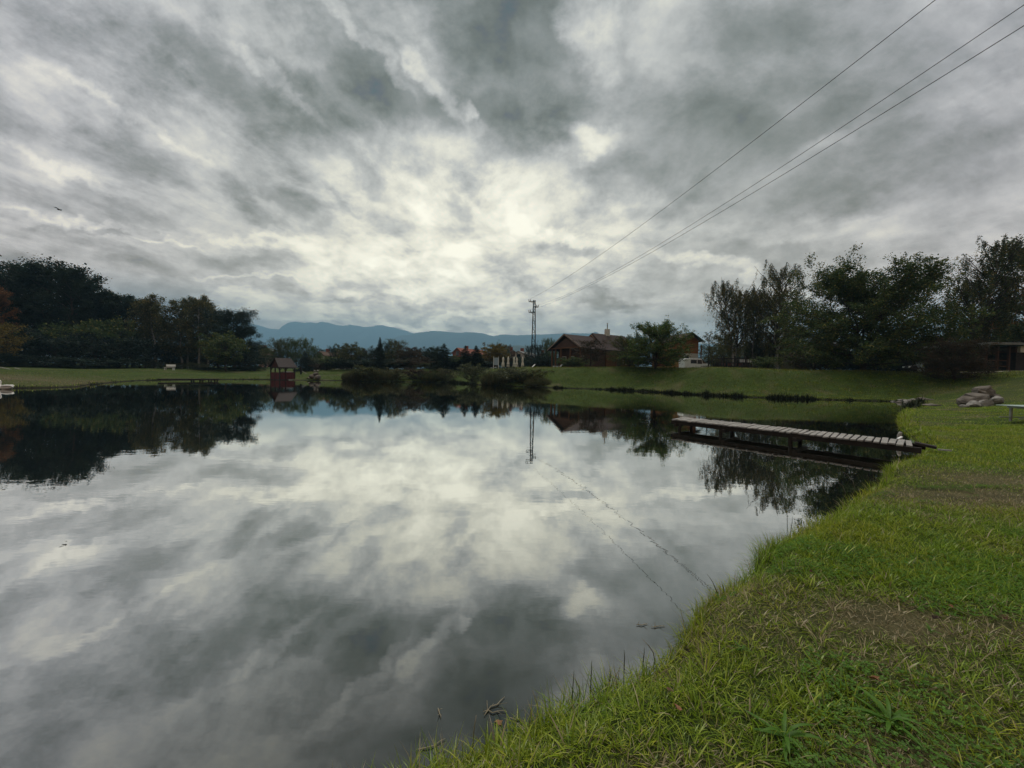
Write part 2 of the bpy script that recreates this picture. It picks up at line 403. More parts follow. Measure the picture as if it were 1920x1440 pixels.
def ground_material():
    m = bpy.data.materials.new('turf'); m.use_nodes = True; T = NT(m.node_tree); b = m.node_tree.nodes['Principled BSDF']
    oc = T.node('ShaderNodeTexCoord').outputs['Object']
    at = T.node('ShaderNodeAttribute', attribute_name='dry').outputs['Fac']
    n1 = T.noise(oc, .35, 5, .6); n2 = T.noise(oc, 2.6, 6, .65); n3 = T.noise(oc, 38, 4, .7)
    g = T.mix(T.rng(n1, .35, .65), (.044, .076, .010), (.028, .049, .008))
    g = T.mix(T.rng(n2, .42, .72), g, (.052, .084, .012))
    dry = T.mix(T.rng(n2, .35, .65), (.150, .132, .062), (.080, .072, .034))
    f = T.m('ADD', at, T.m('MULTIPLY', T.m('SUBTRACT', n3, .5), .9), clamp=True)
    c = T.mix(f, g, dry)
    c = T.mix(1.0, c, T.ramp(n3, [(.25, (.5, .5, .5)), (.75, (1.35, 1.35, 1.35))]), 'MULTIPLY')
    # bare dark soil and wet mud at the water's edge
    z = T.sep(T.node('ShaderNodeNewGeometry').outputs['Position'])[2]
    zn = T.m('ADD', z, T.m('MULTIPLY', T.m('SUBTRACT', n2, .5), .12))
    c = T.mix(T.rng(zn, .12, .02, 0, 1, True), c, (.020, .017, .011))
    T.put(b.inputs['Base Color'], c); b.inputs['Roughness'].default_value = .95; b.inputs['Specular IOR Level'].default_value = .15
    bn = T.node('ShaderNodeBump'); bn.inputs['Strength'].default_value = .9; bn.inputs['Distance'].default_value = .05
    T.put(bn.inputs['Height'], T.m('ADD', n3, T.m('MULTIPLY', n2, 2))); T.l.new(bn.outputs[0], b.inputs['Normal'])
    return m
tag(link_mesh('ground', gm, ground_material()), 'grassy ground and banks around the pond', kind='structure')

# ------------------------------------------------------------------ water
def water_material():
    m = bpy.data.materials.new('pond_water'); m.use_nodes = True; T = NT(m.node_tree); m.node_tree.nodes.clear()
    oc = T.node('ShaderNodeTexCoord').outputs['Object']
    a = T.noise(T.mapping(oc, sc=(1.0, 2.2, 1)), 2.2, 3, .5)
    b2 = T.noise(T.mapping(oc, rot=(0, 0, .5), sc=(1, 1.6, 1)), 9.0, 3, .5)
    pt = T.rng(T.noise(oc, .09, 3, .5), .38, .62, .45, 1.0)
    h = T.m('MULTIPLY', T.m('ADD', a, T.m('MULTIPLY', b2, .06)), pt)
    bn = T.node('ShaderNodeBump'); bn.inputs['Strength'].default_value = 1.0; bn.inputs['Distance'].default_value = WATER_BUMP
    T.put(bn.inputs['Height'], h)
    gl = T.node('ShaderNodeBsdfGlossy'); gl.inputs['Roughness'].default_value = .004; T.put(gl.inputs[0], (.97, .98, .96)); T.l.new(bn.outputs[0], gl.inputs['Normal'])
    df = T.node('ShaderNodeBsdfDiffuse'); T.put(df.inputs[0], T.mix(T.noise(oc, .6, 3, .5), (.014, .016, .012), (.020, .021, .015)))
    lw = T.node('ShaderNodeLayerWeight'); lw.inputs[0].default_value = .5; T.l.new(bn.outputs[0], lw.inputs['Normal'])
    fac = T.ramp(lw.outputs['Facing'], [(0, (.07,) * 3), (.28, (.15,) * 3), (.40, (.30,) * 3), (.54, (.54,) * 3), (.70, (.78,) * 3), (.88, (.93,) * 3), (1, (.99,) * 3)])
    mx = T.node('ShaderNodeMixShader'); T.put(mx.inputs[0], fac); T.l.new(df.outputs[0], mx.inputs[1]); T.l.new(gl.outputs[0], mx.inputs[2])
    o = T.node('ShaderNodeOutputMaterial'); T.l.new(mx.outputs[0], o.inputs[0]); return m
WATER_BUMP = .0011; WATER_IOR = 2.35
wm = MB().add([(-70, -30, 0), (45, -30, 0), (45, 68, 0), (-70, 68, 0)], [(0, 1, 2, 3)])
tag(wm.build('water', water_material()), 'calm pond water mirroring the clouds and trees', kind='structure')

# ------------------------------------------------------------------ gravel track on the right
def strip(name, pts, width, dz, m, seg=.8):
    P = [Vector((*p, 0)) for p in pts]; V = []; Fc = []; Q = []
    for a, b in zip(P[:-1], P[1:]):
        k = max(2, int((b - a).length / seg)); Q += [a.lerp(b, i / k) for i in range(k)]
    Q.append(P[-1])
    for i, p in enumerate(Q):
        d = (Q[min(i + 1, len(Q) - 1)] - Q[max(i - 1, 0)]).normalized(); nrm = Vector((-d.y, d.x, 0))
        wv = width * (1 + .18 * math.sin(i * .9))
        for s in (-.5, -.17, .17, .5):
            q = p + nrm * wv * s; V.append((q.x, q.y, ground(q.x, q.y) + dz + .02 * (1 - abs(s) * 2)))
    for i in range(len(Q) - 1):
        for k in range(3): Fc.append((i * 4 + k, i * 4 + k + 1, i * 4 + 5 + k, i * 4 + 4 + k))
    mb = MB(); mb.add(V, Fc); return mb.build(name, m, smooth=True)
gravel = mat('gravel', (.30, .27, .22), .95, .35, 6, bump=.6, bscale=40)
tag(strip('path', [(38.5, 33.2), (42, 33.6), (46, 33.0), (52, 31.5), (62, 29), (80, 26)], 1.5, .03, gravel), 'pale gravel track crossing the lawn at right', kind='structure')

# ------------------------------------------------------------------ mountains
def ridge(name, prof, D, depth, m, label, seed, foot=-2):
    """a real range of hills: prof = silhouette as (px, py) seen at distance D"""
    pts = [W(px, py, D) for px, py in prof]
    xs_ = np.array([p.x for p in pts]); zs_ = np.array([p.z for p in pts])
    gx = np.linspace(xs_.min(), xs_.max(), 260); crest = np.interp(gx, xs_, zs_)
    rows = 26; V = []
    for j in range(rows):
        t = j / (rows - 1); u = (t - .5) * 2            # -1 front foot, 0 crest, 1 back foot
        sh = math.cos(u * math.pi / 2) ** 1.25 if abs(u) < 1 else 0
        r = (fbm(gx / depth * 5 + seed, np.full_like(gx, t * 5.0) + seed, 5) - .5)
        z = foot + (crest - foot) * sh * (1 + r * .5 * min(1, abs(u) * 3)) + (vnoise(gx / 11. + seed, t * 30 + gx * 0) - .5) * .7 * (abs(u) < .3) * D / 1600
        V.append(np.stack([gx, D + u * depth + r * depth * .15 * abs(u), z], -1))
    V = np.concatenate(V); id_ = np.arange(rows * 260).reshape(rows, 260)
    q = np.stack([id_[:-1, :-1], id_[:-1, 1:], id_[1:, 1:], id_[1:, :-1]], -1).reshape(-1, 4)
    return tag(link_mesh(name, np_mesh(name, V, q, True), m), label, kind='structure')
forest_hill = mat('forest_hill', (.035, .055, .045), .95, .3, .012, detail=8)
ridge('mountain_ridge', [(150, 690), (300, 640), (400, 610), (452, 603), (480, 610), (505, 617), (530, 618), (556, 607), (585, 605), (640, 610), (690, 614), (716, 610), (742, 616), (770, 624), (800, 634), (860, 650), (940, 672), (980, 690)],
      5400, 1000, forest_hill, 'high blue mountain ridge behind the village, left half', 3)
ridge('front_ridge', [(640, 690), (700, 660), (735, 643), (770, 632), (795, 625), (812, 621), (850, 622.5), (900, 626), (925, 631), (970, 631), (1005, 627), (1050, 626), (1100, 628), (1160, 633), (1260, 640), (1400, 652), (1600, 670), (1760, 690)],
      4300, 1100, forest_hill, 'lower flat-topped blue mountain ridge in front', 9)
ridge('low_hill', [(890, 690), (930, 656), (945, 651), (970, 648), (1000, 650), (1030, 655), (1060, 664), (1110, 690)], 1500, 360, forest_hill, 'small wooded hill beyond the parasols', 15)
# ------------------------------------------------------------------ trees
def unit(v): return v / (np.linalg.norm(v, axis=-1, keepdims=True) + 1e-9)
def leaf_quads(P, size, g, hang=0.0, aspect=.55):
    """one small folded leaf shape at each point"""
    n = len(P)
    d = unit(g.normal(size=(n, 3))); d[:, 2] = d[:, 2] * (1 - hang) - hang * 1.2; d = unit(d)
    s = unit(np.cross(d, g.normal(size=(n, 3))))
    L = size * (.45 + 1.15 * g.random((n, 1)) ** 1.5); Wd = L * aspect
    V = np.stack([P - d * L * .5, P + s * Wd * .5, P + d * L * .5, P - s * Wd * .5], 1).reshape(-1, 3)
    return V, np.arange(4 * n).reshape(n, 4)
def tube_np(segs, n=5):
    """segs: list of (points, radii)"""
    mb = MB()
    for p, r in segs: mb.tube(p, r, n, cap=False)
    return mb
def grow(seed, H, kind):
    """returns branch tubes and leaf anchor points for one tree of height H standing at the origin"""
    g = np.random.default_rng(seed); r_ = random.Random(seed)
    segs = []; anchors = []
    K = dict(
     broad=dict(base=.14, R=.36, limbs=26, up=.55, stems=1, shape=lambda t: math.sin(math.pi * min(1, t * .86 + .14)) ** .55, sub=9, sig=.055),
     oval=dict(base=.10, R=.24, limbs=26, up=.75, stems=1, shape=lambda t: math.sin(math.pi * min(1, t * .88 + .10)) ** .6, sub=12, sig=.034),
     birch=dict(base=.20, R=.24, limbs=24, up=.95, stems=1, shape=lambda t: (math.sin(math.pi * min(1, t * .9 + .06)) ** .8) * (1 - .25 * t), sub=9, sig=.03),
     spread=dict(base=.10, R=.60, limbs=30, up=.42, stems=4, shape=lambda t: max(.12, (1 - (t - .30) ** 2 * 1.75)) ** .8, sub=11, sig=.05),
     round=dict(base=.22, R=.44, limbs=30, up=.3, stems=2, shape=lambda t: math.sqrt(max(.05, 1 - (2 * t - 1) ** 2)), sub=9, sig=.05),
     dome=dict(base=.05, R=.56, limbs=62, up=.62, stems=5, shape=lambda t: math.sqrt(max(.10, 1 - (1.12 * t - .22) ** 2)), sub=12, sig=.034),
     weep=dict(base=.22, R=.26, limbs=40, up=1.05, stems=2, shape=lambda t: (math.sin(math.pi * min(1, t * .88 + .08)) ** .8) * (1 - .15 * t), sub=11, sig=.014),
     shrub=dict(base=.02, R=.62, limbs=26, up=.7, stems=5, shape=lambda t: math.sqrt(max(.05, 1 - (1.25 * t - .25) ** 2)), sub=8, sig=.07),
    )[kind]
    stems = []
    for s in range(K['stems']):
        a = r_.random() * 6.28; lean = 0 if K['stems'] == 1 else r_.uniform(.05, .22) * H
        if kind == 'birch': lean = r_.uniform(.02, .06) * H
        top = np.array([math.cos(a) * lean, math.sin(a) * lean, H * (.97 if s == 0 else r_.uniform(.7, .92))])
        n = 9; pts = []
        for i in range(n):
            t = i / (n - 1); p = top * np.array([t ** 1.3, t ** 1.3, t]); w = .012 * H * (1 - t) * (t > 0)
            pts.append(p + g.normal(size=3) * w * np.array([1, 1, 0]))
        r0 = H * (.021 if K['stems'] == 1 else .014) * (1.25 if kind in ('spread', 'round') else 1) * (.62 if kind == 'birch' else 1)
        segs.append((pts, [r0 * (1 - .93 * (i / (n - 1))) + .004 for i in range(n)])); stems.append(pts)
    for k in range(K['limbs'] * (1 if K['stems'] == 1 else 2)):
        st = stems[k % len(stems)]
        t = (k + r_.random()) / (K['limbs'] * (1 if K['stems'] == 1 else 2)); t = K['base'] + (.97 - K['base']) * t ** .9
        f = t * (len(st) - 1); i = min(int(f), len(st) - 2); p0 = np.array(st[i]) * (1 - f + i) + np.array(st[i + 1]) * (f - i)
        tt = (t - K['base']) / (1 - K['base'])
        Rr = K['R'] * H * K['shape'](tt) * r_.uniform(.72, 1.12)
        a = k * 2.4 + r_.uniform(-.5, .5)
        up = K['up'] * (1.25 if tt > .6 else 1) * r_.uniform(.7, 1.3)
        if kind == 'dome': up *= .22 + 1.1 * tt
        d = np.array([math.cos(a), math.sin(a), up]); L = Rr / math.hypot(d[0], d[1])
        if K['up'] > .5: L = min(L, (H - p0[2]) / max(up, .2) * 1.25)
        q = [p0]; m = 5
        for j in range(1, m + 1):
            u = j / m; zz = up * u
            if kind == 'birch': zz = up * (u - .35 * u * u)
            if kind in ('spread',): zz = up * u * (1.15 - .25 * u)
            pt = p0 + np.array([d[0] * u, d[1] * u, zz]) * L + g.normal(size=3) * .03 * L * u
            q.append(pt)
        rb = H * .008 * (1 - t * .6)
        segs.append((q, [rb * (1 - .85 * j / m) + .003 for j in range(m + 1)]))
        for s_ in range(K['sub']):
            u = r_.uniform(.28, 1.03); f = min(u, .999) * m; i = int(f); b = q[i] * (1 - f + i) + q[i + 1] * (f - i)
            dv = unit(g.normal(size=3) + unit(d) * .9 + np.array([0, 0, .35 if kind != 'birch' else -.3])); ln = r_.uniform(.10, .26) * Rr + .02 * H
            e = b + dv * ln
            if kind == 'birch': e[2] -= abs(ln) * r_.uniform(.2, .9)
            if kind == 'weep': e = b + np.array([dv[0] * .25, dv[1] * .25, -1.0]) * H * r_.uniform(.03, .12)
            if kind in ('broad', 'oval', 'dome') and tt > .55 and r_.random() < .5: e = b + unit(dv + np.array([0, 0, 1.3])) * ln * 1.5
            if s_ % 2 == 0: segs.append(([b, (b + e) / 2 + g.normal(size=3) * .01 * H, e], [rb * .35, rb * .22, .003]))
            anchors.append((b, e, tt))
    return g, segs, anchors, K
_proto = {}
def proto(key, kind, seed, H, nleaf, size, hang=0.0, bark=None, clumpy=.5, sides=5, aspect=.55):
    g, segs, anchors, K = grow(seed, H, kind)
    ms = []
    for nm, sg_, sd in (('_trunk', segs[:K['stems']], 7), ('_branches', segs[K['stems']:], sides)):
        mb = tube_np(sg_, sd)
        me = bpy.data.meshes.new(key + nm); me.from_pydata(mb.V, [], mb.F); me.update()
        me.polygons.foreach_set('use_smooth', [True] * len(me.polygons)); ms.append(me)
    me = tuple(ms)
    A = np.array([np.stack([b, e]) for b, e, _ in anchors]); n = len(A)
    wts = g.random(n) ** (1.5 if kind != 'dome' else .5) + .08                     # uneven clumps: some sprays thick, some nearly bare
    pick = g.choice(n, nleaf, p=wts / wts.sum()); u = g.random((nleaf, 1)) ** .7
    P = A[pick, 0] * (1 - u) + A[pick, 1] * u + g.normal(size=(nleaf, 3)) * K['sig'] * H * .55 * np.array([1, 1, .75])
    if hang: P[:, 2] -= g.exponential(.05 * H, nleaf) * (g.random(nleaf) < .6)
    P[:, 2] = np.maximum(P[:, 2], .03 * H * g.random(nleaf))
    V, Q = leaf_quads(P, size, g, hang, aspect)
    lm = np_mesh(key + '_crown', V, Q)
    _proto[key] = (me, lm, float(np.percentile(P[:, 2], 99.5)), float(np.percentile(np.abs(P[:, 0]), 97)))
def conifer(key, seed, H, n_tier=26, size=.16, R=.27):
    g = np.random.default_rng(seed); mb = MB(); mb.tube([(0, 0, 0), (0, 0, H * .5), (0, 0, H)], [H * .018, H * .010, .01], 6)
    P = []
    for i in range(n_tier):
        t = (i + .5) / n_tier; z = H * (.06 + .92 * t); Rr = H * R * (1 - t) ** .85 + .06
        for k in range(int(7 + 7 * (1 - t))):
            a = g.random() * 6.28; L = Rr * g.uniform(.65, 1.15); e = np.array([math.cos(a) * L, math.sin(a) * L, z - L * .22 + L * .12 * g.random()]); b = np.array([0, 0, z])
            mb.tube([b, b * .5 + e * .5 + np.array([0, 0, .02 * L]), e], [.012 * H * .3, .006, .003], 3, cap=False)
            m = int(26 + 80 * L / (H * R)); u = g.random((m, 1)) ** .6
            P.append(b * (1 - u) + e * u + g.normal(size=(m, 3)) * np.array([.09, .09, .05]) * (L * .5 + .1) - np.array([0, 0, .03]))
    P = np.concatenate(P); V, Q = leaf_quads(P, size, g, .25, .4)
    me = bpy.data.meshes.new(key + '_trunk'); me.from_pydata(mb.V, [], mb.F)
    _proto[key] = ((me,), np_mesh(key + '_crown', V, Q), H, float(np.percentile(np.abs(P[:, 0]), 97)))
def blades_bush(key, seed, H, Rr, n, lean=.5, w=.02, round_=True):
    """clump of thin upright stems and leaves: reeds, osier, tall sedge"""
    g = np.random.default_rng(seed)
    a = g.random(n) * 6.283; r = np.sqrt(g.random(n)) * Rr; b = np.stack([np.cos(a) * r, np.sin(a) * r, np.zeros(n)], -1)
    top = np.sqrt(np.maximum(.05, 1 - (r / Rr) ** 2 * .85)) if round_ else np.ones(n)
    L = H * top * g.uniform(.55, 1.08, n)
    d = np.stack([np.cos(a) * r / Rr * lean, np.sin(a) * r / Rr * lean, np.ones(n)], -1) + g.normal(size=(n, 3)) * .16
    d = unit(d); s = unit(np.cross(d, g.normal(size=(n, 3)))) * w
    m = b + d * L[:, None] * .6; t = b + d * L[:, None] + np.stack([d[:, 0], d[:, 1], -.25 * np.ones(n)], -1) * L[:, None] * .18
    V = np.stack([b - s, b + s, m + s, m - s, t], 1).reshape(-1, 3); i0 = np.arange(n)[:, None] * 5
    Q = i0 + np.array([[0, 1, 2, 3]]); Tt = i0 + np.array([[3, 2, 4]])
    # leaves up the stems
    k = n * 2; u = g.uniform(.25, 1, (k, 1)); pi = g.integers(0, n, k); P = b[pi] + d[pi] * L[pi][:, None] * u + g.normal(size=(k, 3)) * .05
    V2, Q2 = leaf_quads(P, .12, g, .0, .35)
    lm = np_mesh(key + '_crown', np.concatenate([V, V2]), [Q, Tt, Q2 + len(V)])
    _proto[key] = (None, lm, H, Rr)

BARK = mat('bark', (.050, .040, .030), .95, .35, 9, bump=.5)
BIRCH_BARK = mat('birch_bark', (.42, .40, .36), .8, scale=5, stretch=(1, 1, 3), col2=(.10, .09, .08))
G = leaf_mat
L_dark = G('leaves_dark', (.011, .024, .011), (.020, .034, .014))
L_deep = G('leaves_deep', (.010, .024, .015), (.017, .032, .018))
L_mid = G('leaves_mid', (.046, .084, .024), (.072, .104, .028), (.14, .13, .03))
L_olive = G('leaves_olive', (.062, .076, .022), (.044, .062, .020), (.13, .10, .025))
L_birch = G('leaves_birch', (.058, .076, .026), (.088, .088, .028), (.17, .13, .04))
L_yellow = G('leaves_yellow', (.16, .115, .018), (.10, .092, .02), (.2, .13, .02))
L_rust = G('leaves_rust', (.15, .060, .018), (.09, .048, .016), (.2, .08, .02))
L_brown = G('leaves_brown', (.050, .038, .020), (.036, .034, .017), (.08, .035, .016))
L_blue = G('needles_blue', (.020, .034, .032), (.030, .045, .040), trans=.1)
L_spruce = G('needles', (.012, .024, .014), (.020, .034, .018), trans=.1)
L_willow = G('leaves_willow', (.085, .100, .050), (.060, .078, .036), (.12, .12, .06))
L_reed = G('leaves_reed', (.085, .085, .038), (.055, .070, .026), (.13, .105, .05))
L_fresh = G('leaves_fresh', (.055, .110, .022), (.080, .130, .028), (.15, .14, .03))
L_apple = G('leaves_apple', (.050, .075, .020), (.072, .088, .026), (.15, .10, .03))

proto('broadA', 'broad', 1, 14, 26000, .24)
proto('broadB', 'broad', 2, 14, 26000, .24)
proto('ovalA', 'oval', 3, 14, 22000, .23)
proto('ovalB', 'oval', 4, 14, 22000, .22)
proto('birchA', 'birch', 5, 15, 14000, .22, hang=.6)
proto('birchB', 'birch', 6, 15, 11000, .22, hang=.6)
proto('roundA', 'round', 7, 5, 12000, .16)
proto('roundB', 'shrub', 17, 6, 9000, .17)
proto('roundC', 'shrub', 18, 6, 9000, .17)
proto('shrubA', 'shrub', 8, 3, 6500, .15)
proto('shrubB', 'shrub', 9, 3, 6500, .13)
proto('smallA', 'broad', 10, 6, 5500, .17)
conifer('coniferA', 11, 9, size=.30)
conifer('coniferB', 12, 9, 22, size=.32, R=.36)
proto('big', 'dome', 21, 10, 135000, .15, sides=6)
proto('apple', 'dome', 22, 5, 42000, .115, sides=6)
proto('gnarly', 'dome', 23, 5, 32000, .10, sides=6)
proto('sparse', 'oval', 24, 5, 1500, .13)
proto('birchC', 'weep', 25, 15, 32000, .165, hang=.7)
proto('birchD', 'weep', 26, 15, 25000, .16, hang=.8)
proto('tallA', 'weep', 27, 13, 34000, .15, hang=.4)
proto('tallB', 'oval', 28, 13, 34000, .15)
blades_bush('reedA', 31, 2.2, 2.4, 3800)
blades_bush('reedB', 32, 2.2, 2.4, 3800, lean=.8)

def plant(px, py_top, wpx, D, key, name, leaf, label, cat='tree', group=None, bark=None, rz=None, base=None, xw=None):
    """stand a tree of prototype key where column px meets distance D; py_top and wpx give its height and width"""
    me, lm, H, Rw = _proto[key]
    c = W(px, 700, D); gz = ground(c.x, D) - .05
    if base is not None: gz = base
    top = W(px, py_top, D).z; h = top - gz; sz = h / H
    wid = wpx / F * D / 2 / Rw
    root = empty(name, (c.x, D, gz), rnd.uniform(0, 6.28) if rz is None else rz, label, cat, group)
    root.scale = (wid, wid, sz)
    lname = 'crown' if cat == 'tree' else 'foliage'
    if me is not None:
        for q, part in zip(me, ('trunk' if cat == 'tree' else 'stems', 'branches')):
            t = bpy.data.objects.new(part, q); COL.objects.link(t); t.parent = root
            if not q.materials: q.materials.append(BARK)
            t.material_slots[0].link = 'OBJECT'; t.material_slots[0].material = (bark or BARK) if part != 'branches' else BARK
    o = bpy.data.objects.new(lname, lm); COL.objects.link(o); o.parent = root
    if not lm.materials: lm.materials.append(leaf)
    o.material_slots[0].link = 'OBJECT'; o.material_slots[0].material = leaf
    return root

LF = 'trees of the wood on the left bank'
LEFT = [ # px, top, width, D, proto, leaf, label
 (-95, 520, 190, 66, 'broadA', L_dark, 'dark broadleaf tree cut off by the left edge of the picture'),
 (-20, 548, 130, 68, 'broadB', L_dark, 'dark tree at the left edge behind the rusty one'),
 (30, 517, 130, 70, 'broadA', L_dark, 'tall dark tree left of the wood\'s highest crown'),
 (68, 494, 120, 71, 'broadB', L_dark, 'highest dark crown of the left wood, domed top'),
 (112, 502, 110, 72, 'ovalA', L_dark, 'tall dark tree with a ragged top right of the highest crown'),
 (135, 510, 60, 69, 'ovalB', L_dark, 'narrow dark crown ending the tallest clump of the left wood'),
 (168, 530, 62, 72, 'ovalB', L_deep, 'pointed dark tree in the dip right of the tallest clump'),
 (192, 552, 90, 74, 'broadA', L_deep, 'lower dark tree between two pointed crowns of the left wood'),
 (222, 550, 70, 73, 'ovalA', L_dark, 'dark tree with a flat top midway along the left wood'),
 (250, 568, 80, 76, 'broadB', L_deep, 'low dark crown left of the thin-topped birches'),
 (272, 565, 40, 72, 'birchB', L_birch, 'birch with a wispy top, left one of the pair beside the gap'),
 (291, 556, 52, 72, 'birchA', L_birch, 'birch with a wispy top and yellowish side, right one of the pair'),
 (320, 600, 60, 78, 'broadA', L_olive, 'low olive tree in the gap of the left wood'),
 (340, 566, 48, 74, 'birchA', L_birch, 'olive birch just right of the gap in the left wood'),
 (352, 560, 40, 76, 'birchB', L_olive, 'thin birch crown between two taller birches'),
 (374, 556, 46, 74, 'birchA', L_birch, 'tall birch with a long pale trunk in the open part of the wood'),
 (390, 564, 44, 77, 'birchB', L_olive, 'birch with a narrow crown right of the tallest birch'),
 (410, 588, 50, 80, 'ovalB', L_dark, 'dark tree between the birches and the last dark tree'),
 (438, 580, 66, 74, 'broadB', L_deep, 'last dark tree at the right end of the left wood'),
 (458, 612, 46, 76, 'broadA', L_deep, 'low drooping crown on the slope of the last dark tree'),
 (478, 646, 36, 84, 'smallA', L_olive, 'small olive tree between the wood and the pink house'),
]
for px, tp, w_, D, k, lf, lb in LEFT:
    plant(px, tp, w_ * 1.12, D, k, 'birch_tree' if 'birch' in k else 'broadleaf_tree', lf, lb, group=LF, bark=BIRCH_BARK if 'birch' in k else BARK)
plant(-18, 535, 56, 60, 'ovalA', 'maple_tree', L_rust, 'rust red tree at the left edge of the picture')
plant(-2, 606, 66, 56, 'smallA', 'maple_tree', L_yellow, 'low golden brown tree at the left edge below the red one')
plant(424, 626, 66, 66, 'roundA', 'willow_tree', L_willow if False else L_mid, 'round ball-shaped tree on a short trunk before the wood', rz=.4)
UN = 'undergrowth shrubs along the left wood'
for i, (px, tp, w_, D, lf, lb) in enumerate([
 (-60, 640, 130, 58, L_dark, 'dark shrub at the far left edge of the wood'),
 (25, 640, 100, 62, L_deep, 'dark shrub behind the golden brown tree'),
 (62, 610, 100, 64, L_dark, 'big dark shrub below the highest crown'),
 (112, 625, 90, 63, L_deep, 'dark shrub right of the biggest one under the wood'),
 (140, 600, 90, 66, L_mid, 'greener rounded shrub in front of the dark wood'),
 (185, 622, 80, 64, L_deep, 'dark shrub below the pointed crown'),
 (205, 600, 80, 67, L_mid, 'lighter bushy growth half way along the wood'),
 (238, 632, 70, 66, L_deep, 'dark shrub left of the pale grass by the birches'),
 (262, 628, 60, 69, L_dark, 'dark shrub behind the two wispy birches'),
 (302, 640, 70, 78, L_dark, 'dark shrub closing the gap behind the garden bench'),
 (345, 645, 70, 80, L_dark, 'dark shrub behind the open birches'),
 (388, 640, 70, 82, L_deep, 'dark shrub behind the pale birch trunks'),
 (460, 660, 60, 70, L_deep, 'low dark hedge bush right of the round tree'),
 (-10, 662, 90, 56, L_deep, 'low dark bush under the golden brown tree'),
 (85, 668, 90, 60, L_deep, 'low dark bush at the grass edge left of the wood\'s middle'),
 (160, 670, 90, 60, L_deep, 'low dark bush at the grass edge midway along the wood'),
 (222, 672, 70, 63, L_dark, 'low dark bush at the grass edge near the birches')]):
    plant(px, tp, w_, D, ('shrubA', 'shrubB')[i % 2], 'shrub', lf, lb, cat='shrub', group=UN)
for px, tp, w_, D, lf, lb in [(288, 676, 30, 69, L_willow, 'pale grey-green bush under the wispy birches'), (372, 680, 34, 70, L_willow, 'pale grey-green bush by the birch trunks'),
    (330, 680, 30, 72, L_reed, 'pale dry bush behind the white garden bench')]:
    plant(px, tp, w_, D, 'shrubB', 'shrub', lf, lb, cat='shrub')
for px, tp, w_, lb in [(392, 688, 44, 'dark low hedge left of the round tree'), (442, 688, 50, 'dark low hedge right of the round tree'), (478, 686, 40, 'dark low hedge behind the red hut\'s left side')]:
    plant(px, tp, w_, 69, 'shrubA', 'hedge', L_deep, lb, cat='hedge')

MG = 'trees and conifers of the village gardens'
MID = [
 (497, 650, 44, 96, 'roundB', L_mid, 'broadleaf_tree', 'small green tree below the pink house'),
 (523, 634, 40, 98, 'roundB', L_olive, 'poplar_tree', 'left one of two rounded poplars above the red hut'),
 (537, 637, 26, 99, 'roundC', L_mid, 'poplar_tree', 'narrow poplar joined to the left rounded one'),
 (556, 633, 26, 98, 'roundC', L_mid, 'poplar_tree', 'taller poplar right of the gap above the red hut'),
 (573, 634, 30, 97, 'roundB', L_mid, 'poplar_tree', 'rounded poplar at the right end of the poplar row'),
 (588, 648, 24, 96, 'roundB', L_mid, 'broadleaf_tree', 'low tree sloping down from the poplars to the white gable'),
 (603, 654, 24, 120, 'roundB', L_dark, 'broadleaf_tree', 'far dark tree behind the white gable'),
 (573, 660, 29, 70, 'coniferB', L_blue, 'spruce_tree', 'blue-grey spruce right of the red hut'),
 (627, 648, 22, 92, 'roundC', L_dark, 'broadleaf_tree', 'narrow dark tree right of the white gable'),
 (643, 648, 22, 94, 'roundB', L_dark, 'broadleaf_tree', 'narrow dark tree left of the round brown-green one'),
 (660, 645, 44, 84, 'roundA', L_olive, 'broadleaf_tree', 'round brown-green tree above the bank'),
 (682, 655, 34, 86, 'roundB', L_brown, 'broadleaf_tree', 'low brownish tree left of the pointed spruce'),
 (712, 631, 20, 69, 'coniferA', L_spruce, 'spruce_tree', 'slim pointed spruce standing above its neighbours'),
 (704, 650, 36, 84, 'roundB', L_dark, 'broadleaf_tree', 'dark tree at the foot of the slim spruce'),
 (728, 640, 34, 84, 'roundB', L_dark, 'broadleaf_tree', 'dark tree right of the slim spruce'),
 (744, 637, 42, 82, 'roundB', L_olive, 'broadleaf_tree', 'olive tree with a loose top in the middle of the far bank'),
 (768, 651, 40, 80, 'roundA', L_brown, 'broadleaf_tree', 'brownish round tree left of the low bare shrubs'),
 (788, 669, 26, 77, 'roundA', L_brown, 'broadleaf_tree', 'small dark brown round tree near the water'),
 (806, 652, 36, 88, 'roundA', L_dark, 'broadleaf_tree', 'dark round tree left of the big spruce'),
 (832, 643, 43, 69, 'coniferB', L_spruce, 'spruce_tree', 'largest dark spruce with drooping boughs'),
 (818, 649, 24, 92, 'roundB', L_dark, 'broadleaf_tree', 'flat-topped dark tree behind the largest spruce'),
 (872, 647, 32, 69, 'coniferB', L_spruce, 'spruce_tree', 'left one of two cone-shaped spruces right of the red gable'),
 (892, 647, 29, 69, 'coniferA', L_spruce, 'spruce_tree', 'right one of two cone-shaped spruces, before the parasols'),
 (926, 645, 44, 80, 'roundA', L_yellow, 'willow_tree', 'yellow-green willow left of the closed parasols'),
 (934, 643, 30, 82, 'roundC', L_mid, 'willow_tree', 'green top of the willow clump behind the board'),
 (951, 647, 20, 84, 'roundB', L_brown, 'broadleaf_tree', 'brownish clipped tree left of the white gabled house'),
 (994, 646, 24, 86, 'roundB', L_dark, 'broadleaf_tree', 'dark tree just left of the mast'),
 (1010, 644, 20, 84, 'roundC', L_deep, 'broadleaf_tree', 'dark narrow tree just right of the mast'),
 (1024, 634, 22, 86, 'roundB', L_mid, 'broadleaf_tree', 'green pointed tree between mast and wooden house'),
 (1038, 636, 26, 88, 'roundC', L_mid, 'broadleaf_tree', 'green tree peeping over the wooden house\'s left eave'),
]
